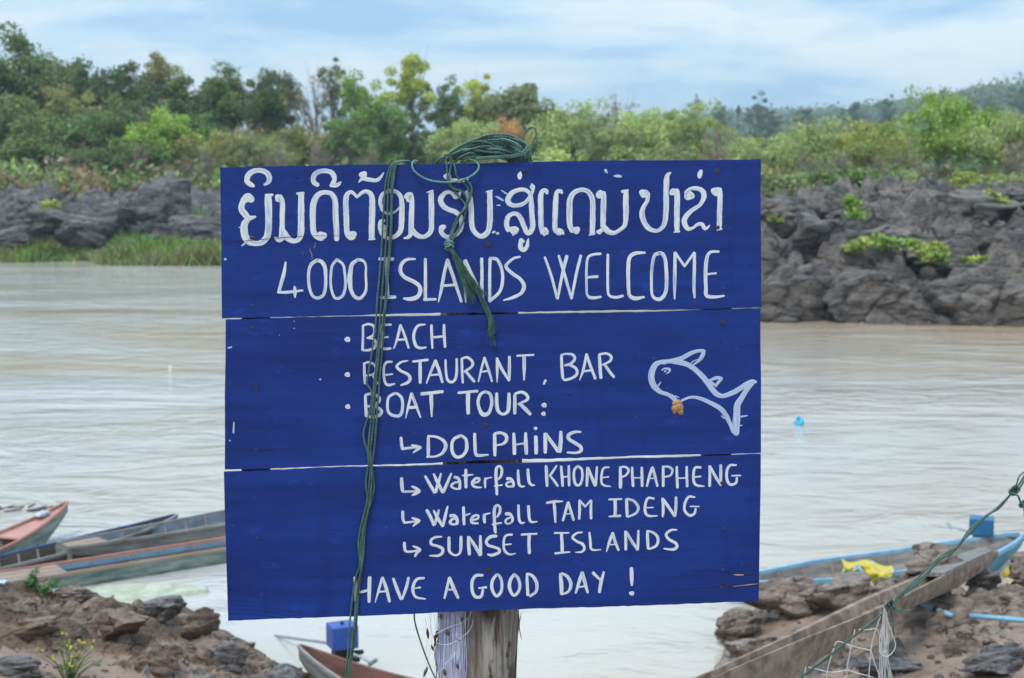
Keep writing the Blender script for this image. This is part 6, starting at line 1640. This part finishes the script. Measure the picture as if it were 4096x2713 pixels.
# drifting twigs
b = MB(); q = G(40, 2040, 0); rr_ = random.Random(4)
for _ in range(16):
    x = q[0] + rr_.uniform(-.35, .35); y = q[1] + rr_.uniform(-.12, .12); a = rr_.uniform(-.6, .6); l = rr_.uniform(.05, .22)
    b.tube([(x, y, .005), (x + l * math.cos(a), y + l * math.sin(a) * .5, rr_.uniform(.0, .05))], rr_.uniform(.004, .012), 4)
o = top('driftwood', b.v, b.f, wood_dark, 'dark twigs drifting on the river at the left edge', 'driftwood'); o['kind'] = 'stuff'
# scraps
for px, py, w, lb, mt in ((205, 2376, 48, 'crumpled white plastic scrap beside the small green plant', MATS['white_plastic']), (8, 2350, 34, 'pale blue plastic scrap at the left edge of the bank', MATS['pale_plastic'])):
    q = hit(px, py); V = []; F = []
    for j in range(7):
        for i in range(9): V.append(q + np.array([(i / 8 - .5) * w / FPX * q[1], (j / 6 - .5) * .10, .03 + .05 * abs(float(fbm(np.array(i * .6 + px), np.array(j * .7), 3)))]))
    for j in range(6):
        for i in range(8): a = j * 9 + i; F.append((a, a + 1, a + 10, a + 9))
    o = top('plastic_scrap', V, F, mt, lb, 'litter'); sm_ = o.modifiers.new('t', 'SOLIDIFY'); sm_.thickness = .004
# plants on the left bank
def leafy(px, py, hpx, wpx, label, seed, col, n=16, leaf=.028, flowers=False, D=None):
    q = hit(px, py) if D is None else W(px, py, D); hgt = hpx / FPX * q[1]; wid = wpx / FPX * q[1] / 2; r = np.random.RandomState(seed)
    t = thing('flowering_herb' if flowers else 'leafy_plant', q, label, 'plant'); b = MB(); LV = []; FL = MB()
    for k in range(n):
        a = r.rand() * 6.28; e = r.rand() ** .5; h_ = hgt * (.45 + .55 * r.rand()) * (1 - .3 * e)
        tipp = q + np.array([math.cos(a) * wid * e, math.sin(a) * wid * e, h_]); mid_ = q + np.array([math.cos(a) * wid * e * .4, math.sin(a) * wid * e * .4, h_ * .55])
        P = crom([q - np.array([0, 0, .03]), mid_, tipp], .03); b.tube(P, np.linspace(.0045, .0015, len(P)), 4)
        for i in range(3, len(P)):
            for _ in range(3 if not flowers else 2):
                d_ = r.normal(size=3) * np.array([1, 1, .5]); d_ /= np.linalg.norm(d_); s_ = leaf * (.6 + .7 * r.rand()); w_ = np.cross(d_, [0, 0, 1]); w_ = w_ / max(np.linalg.norm(w_), .1) * s_ * (.32 if not flowers else .16)
                LV.append([P[i], P[i] + d_ * s_ * .5 + w_, P[i] + d_ * s_, P[i] + d_ * s_ * .5 - w_])
        if flowers and k % 2 == 0:
            for _ in range(3): FL.box(tipp + r.normal(size=3) * .012, (.010, .010, .007))
    obj('stem', b.v, b.f, simple('green_stem' + str(seed), (.10, .17, .05), .7, scale=30), t)
    V = np.array(LV).reshape(-1, 3); o = obj('foliage', V, np.arange(len(V)).reshape(-1, 4), leafm, t); tint_attr(o.data, .75 + .5 * r.rand(len(LV))); o.color = (*col, 1)
    if flowers: obj('flowers', FL.v, FL.f, simple('yellow_petals', (.75, .62, .03), .6, scale=30), t)['kind'] = 'stuff'
leafy(140, 2372, 130, 60, 'small bright green plant standing in front of the left boats', 3, (.09, .22, .05), 9, .045)
leafy(175, 2380, 60, 190, 'low dark green plant spreading on top of the left rocks', 5, (.07, .17, .05), 26, .035)
leafy(275, 2740, 270, 300, 'tall spindly herb with small yellow flowers at the bottom left', 6, (.20, .28, .08), 22, .030, True, 8.2)

# the rope and the net at the right, nearer than the rocks
RD = 4.0; RK = 4.2 / FPX * RD
gr = thing('guy_rope', W(3600, 2713, RD), 'taut doubled green rope with two knots rising to the right edge', 'rope')
def rp(pts, mat=rope_mat, r=RK, nm='rope_strand', par=None, D=RD, seg=7):
    P = [W(q[0], q[1], D + (q[2] if len(q) > 2 else 0)) for q in pts]
    v, f = rope_geo(P, r, seg); return obj(nm, v, f, mat, par or gr, smooth=True)
rp([(4300, 1700), (4200, 1800), (4110, 1890), (4075, 1940), (4048, 1972), (3990, 2030), (3940, 2072), (3880, 2135), (3820, 2190), (3760, 2240), (3700, 2300), (3640, 2350), (3580, 2405), (3545, 2440), (3480, 2495), (3400, 2555), (3320, 2620), (3240, 2680), (3160, 2745), (3000, 2870)])
rp([(4300, 1712, .02), (4200, 1812, .02), (4115, 1898, .02), (4080, 1950), (4052, 1968, .01), (3995, 2034, .02), (3945, 2062, .02), (3885, 2122, .02), (3830, 2190, .02), (3790, 2225, .03), (3745, 2245, .03), (3705, 2305, .02), (3640, 2360, .02), (3572, 2412, .02), (3540, 2450, .02), (3470, 2500, .02), (3395, 2565, .02), (3310, 2632, .01), (3235, 2690, .01), (3150, 2760, .01), (2990, 2880, .01)])
rp([(3950, 2060, -.01), (3880, 2115, -.01), (3845, 2165, -.02), (3832, 2185, -.02), (3770, 2220, -.02), (3700, 2285, -.02), (3580, 2398, -.01)], r=RK * .8)
rp([(4110, 1880, .0), (4078, 1905, -.02), (4064, 1945, -.02), (4052, 1965, -.01)], r=RK * .8)
rp([(4050, 1972, -.02), (4072, 1985, -.03), (4082, 2008, -.03), (4094, 2022, -.03), (4100, 2060, -.03), (4104, 2120, -.03)], r=RK * 1.1)
for cx, cy, rad in ((4058, 1962, 17), (3560, 2420, 16), (4092, 2016, 10)):
    kn = []
    for a0 in (0, 1.1, 2.3, 3.6, 4.8):
        P = []
        for k in range(13):
            a = a0 + k * .52; P.append(W(cx + rad * math.cos(a) * .9 + (a0 - 2.4) * 2.4, cy + rad * math.sin(a) * .8 - (a0 - 2.4) * 2.4, RD - .012 + .012 * math.sin(a * 1.3 + a0)))
        kn.append(rope_geo(P, RK * .9, 7))
    v, f = merge(kn); obj('knot', v, f, rope_mat, gr, smooth=True)
rp([(3568, 2428, -.01), (3600, 2440, -.02), (3628, 2444, -.02), (3642, 2446, -.02)], r=RK * .9); rp([(3566, 2430, -.01), (3596, 2446, -.02), (3618, 2455, -.02), (3629, 2463, -.02)], r=RK * .8)
rp([(3563, 2430, .01), (3570, 2480, .01), (3574, 2560, .01), (3562, 2620, .01), (3550, 2680, .01), (3547, 2760, .01)], r=RK * .8)
nn_ = thing('hanging_net', W(3520, 2713, RD), 'wide meshed white twine net hanging from the knotted green rope', 'net')
TW = 2.3 / FPX * RD
tw = lambda *p: [(2796 + x * .55038, 1850 + y * .55038) for x, y in p]
for q in [tw((1330, 1090), (1308, 1150), (1285, 1215), (1262, 1300), (1250, 1365), (1243, 1450), (1234, 1560), (1225, 1700)), tw((1160, 1215), (1220, 1217), (1285, 1210), (1312, 1250), (1340, 1295)), tw((1134, 1213), (1108, 1330), (1090, 1420), (1072, 1512)),
          tw((985, 1330), (1000, 1308), (1030, 1305), (1110, 1335), (1180, 1352), (1250, 1367)), tw((980, 1350), (955, 1430), (932, 1522), (925, 1600), (915, 1700)), tw((795, 1488), (860, 1503), (932, 1522), (1000, 1524), (1072, 1512), (1150, 1532), (1237, 1555), (1300, 1585)),
          tw((778, 1485), (770, 1530), (763, 1600)), tw((1252, 1368), (1270, 1440), (1300, 1520), (1325, 1600)), tw((1072, 1514), (1075, 1540), (1066, 1568), (1080, 1640))]:
    rp(q, net_white, TW, 'twine', nn_, seg=5)
rw = random.Random(2)
for k in range(14):
    x1 = 1300 + 8.5 * k; xm = 1325 + 4 * k
    rp(tw((1345 + rw.uniform(-6, 12), 1045), (1338 + k * 2.2, 1120), (xm + rw.uniform(-8, 8), 1260 + rw.uniform(-20, 20)), (xm + rw.uniform(-10, 10), 1420), (x1 + rw.uniform(-6, 6), 1600), (x1, 1750)), net_white, TW * .9, 'twine', nn_, RD + rw.uniform(-.02, .03), 5)
for q in (tw((1352, 1060), (1372, 1150), (1405, 1250), (1428, 1320), (1415, 1370), (1370, 1410), (1330, 1400), (1312, 1370), (1325, 1300), (1340, 1200)), tw((1330, 1200), (1312, 1290), (1318, 1370), (1345, 1380), (1362, 1350), (1348, 1290), (1335, 1230))):
    rp(q, net_white, TW, 'twine', nn_, RD - .02, 5)
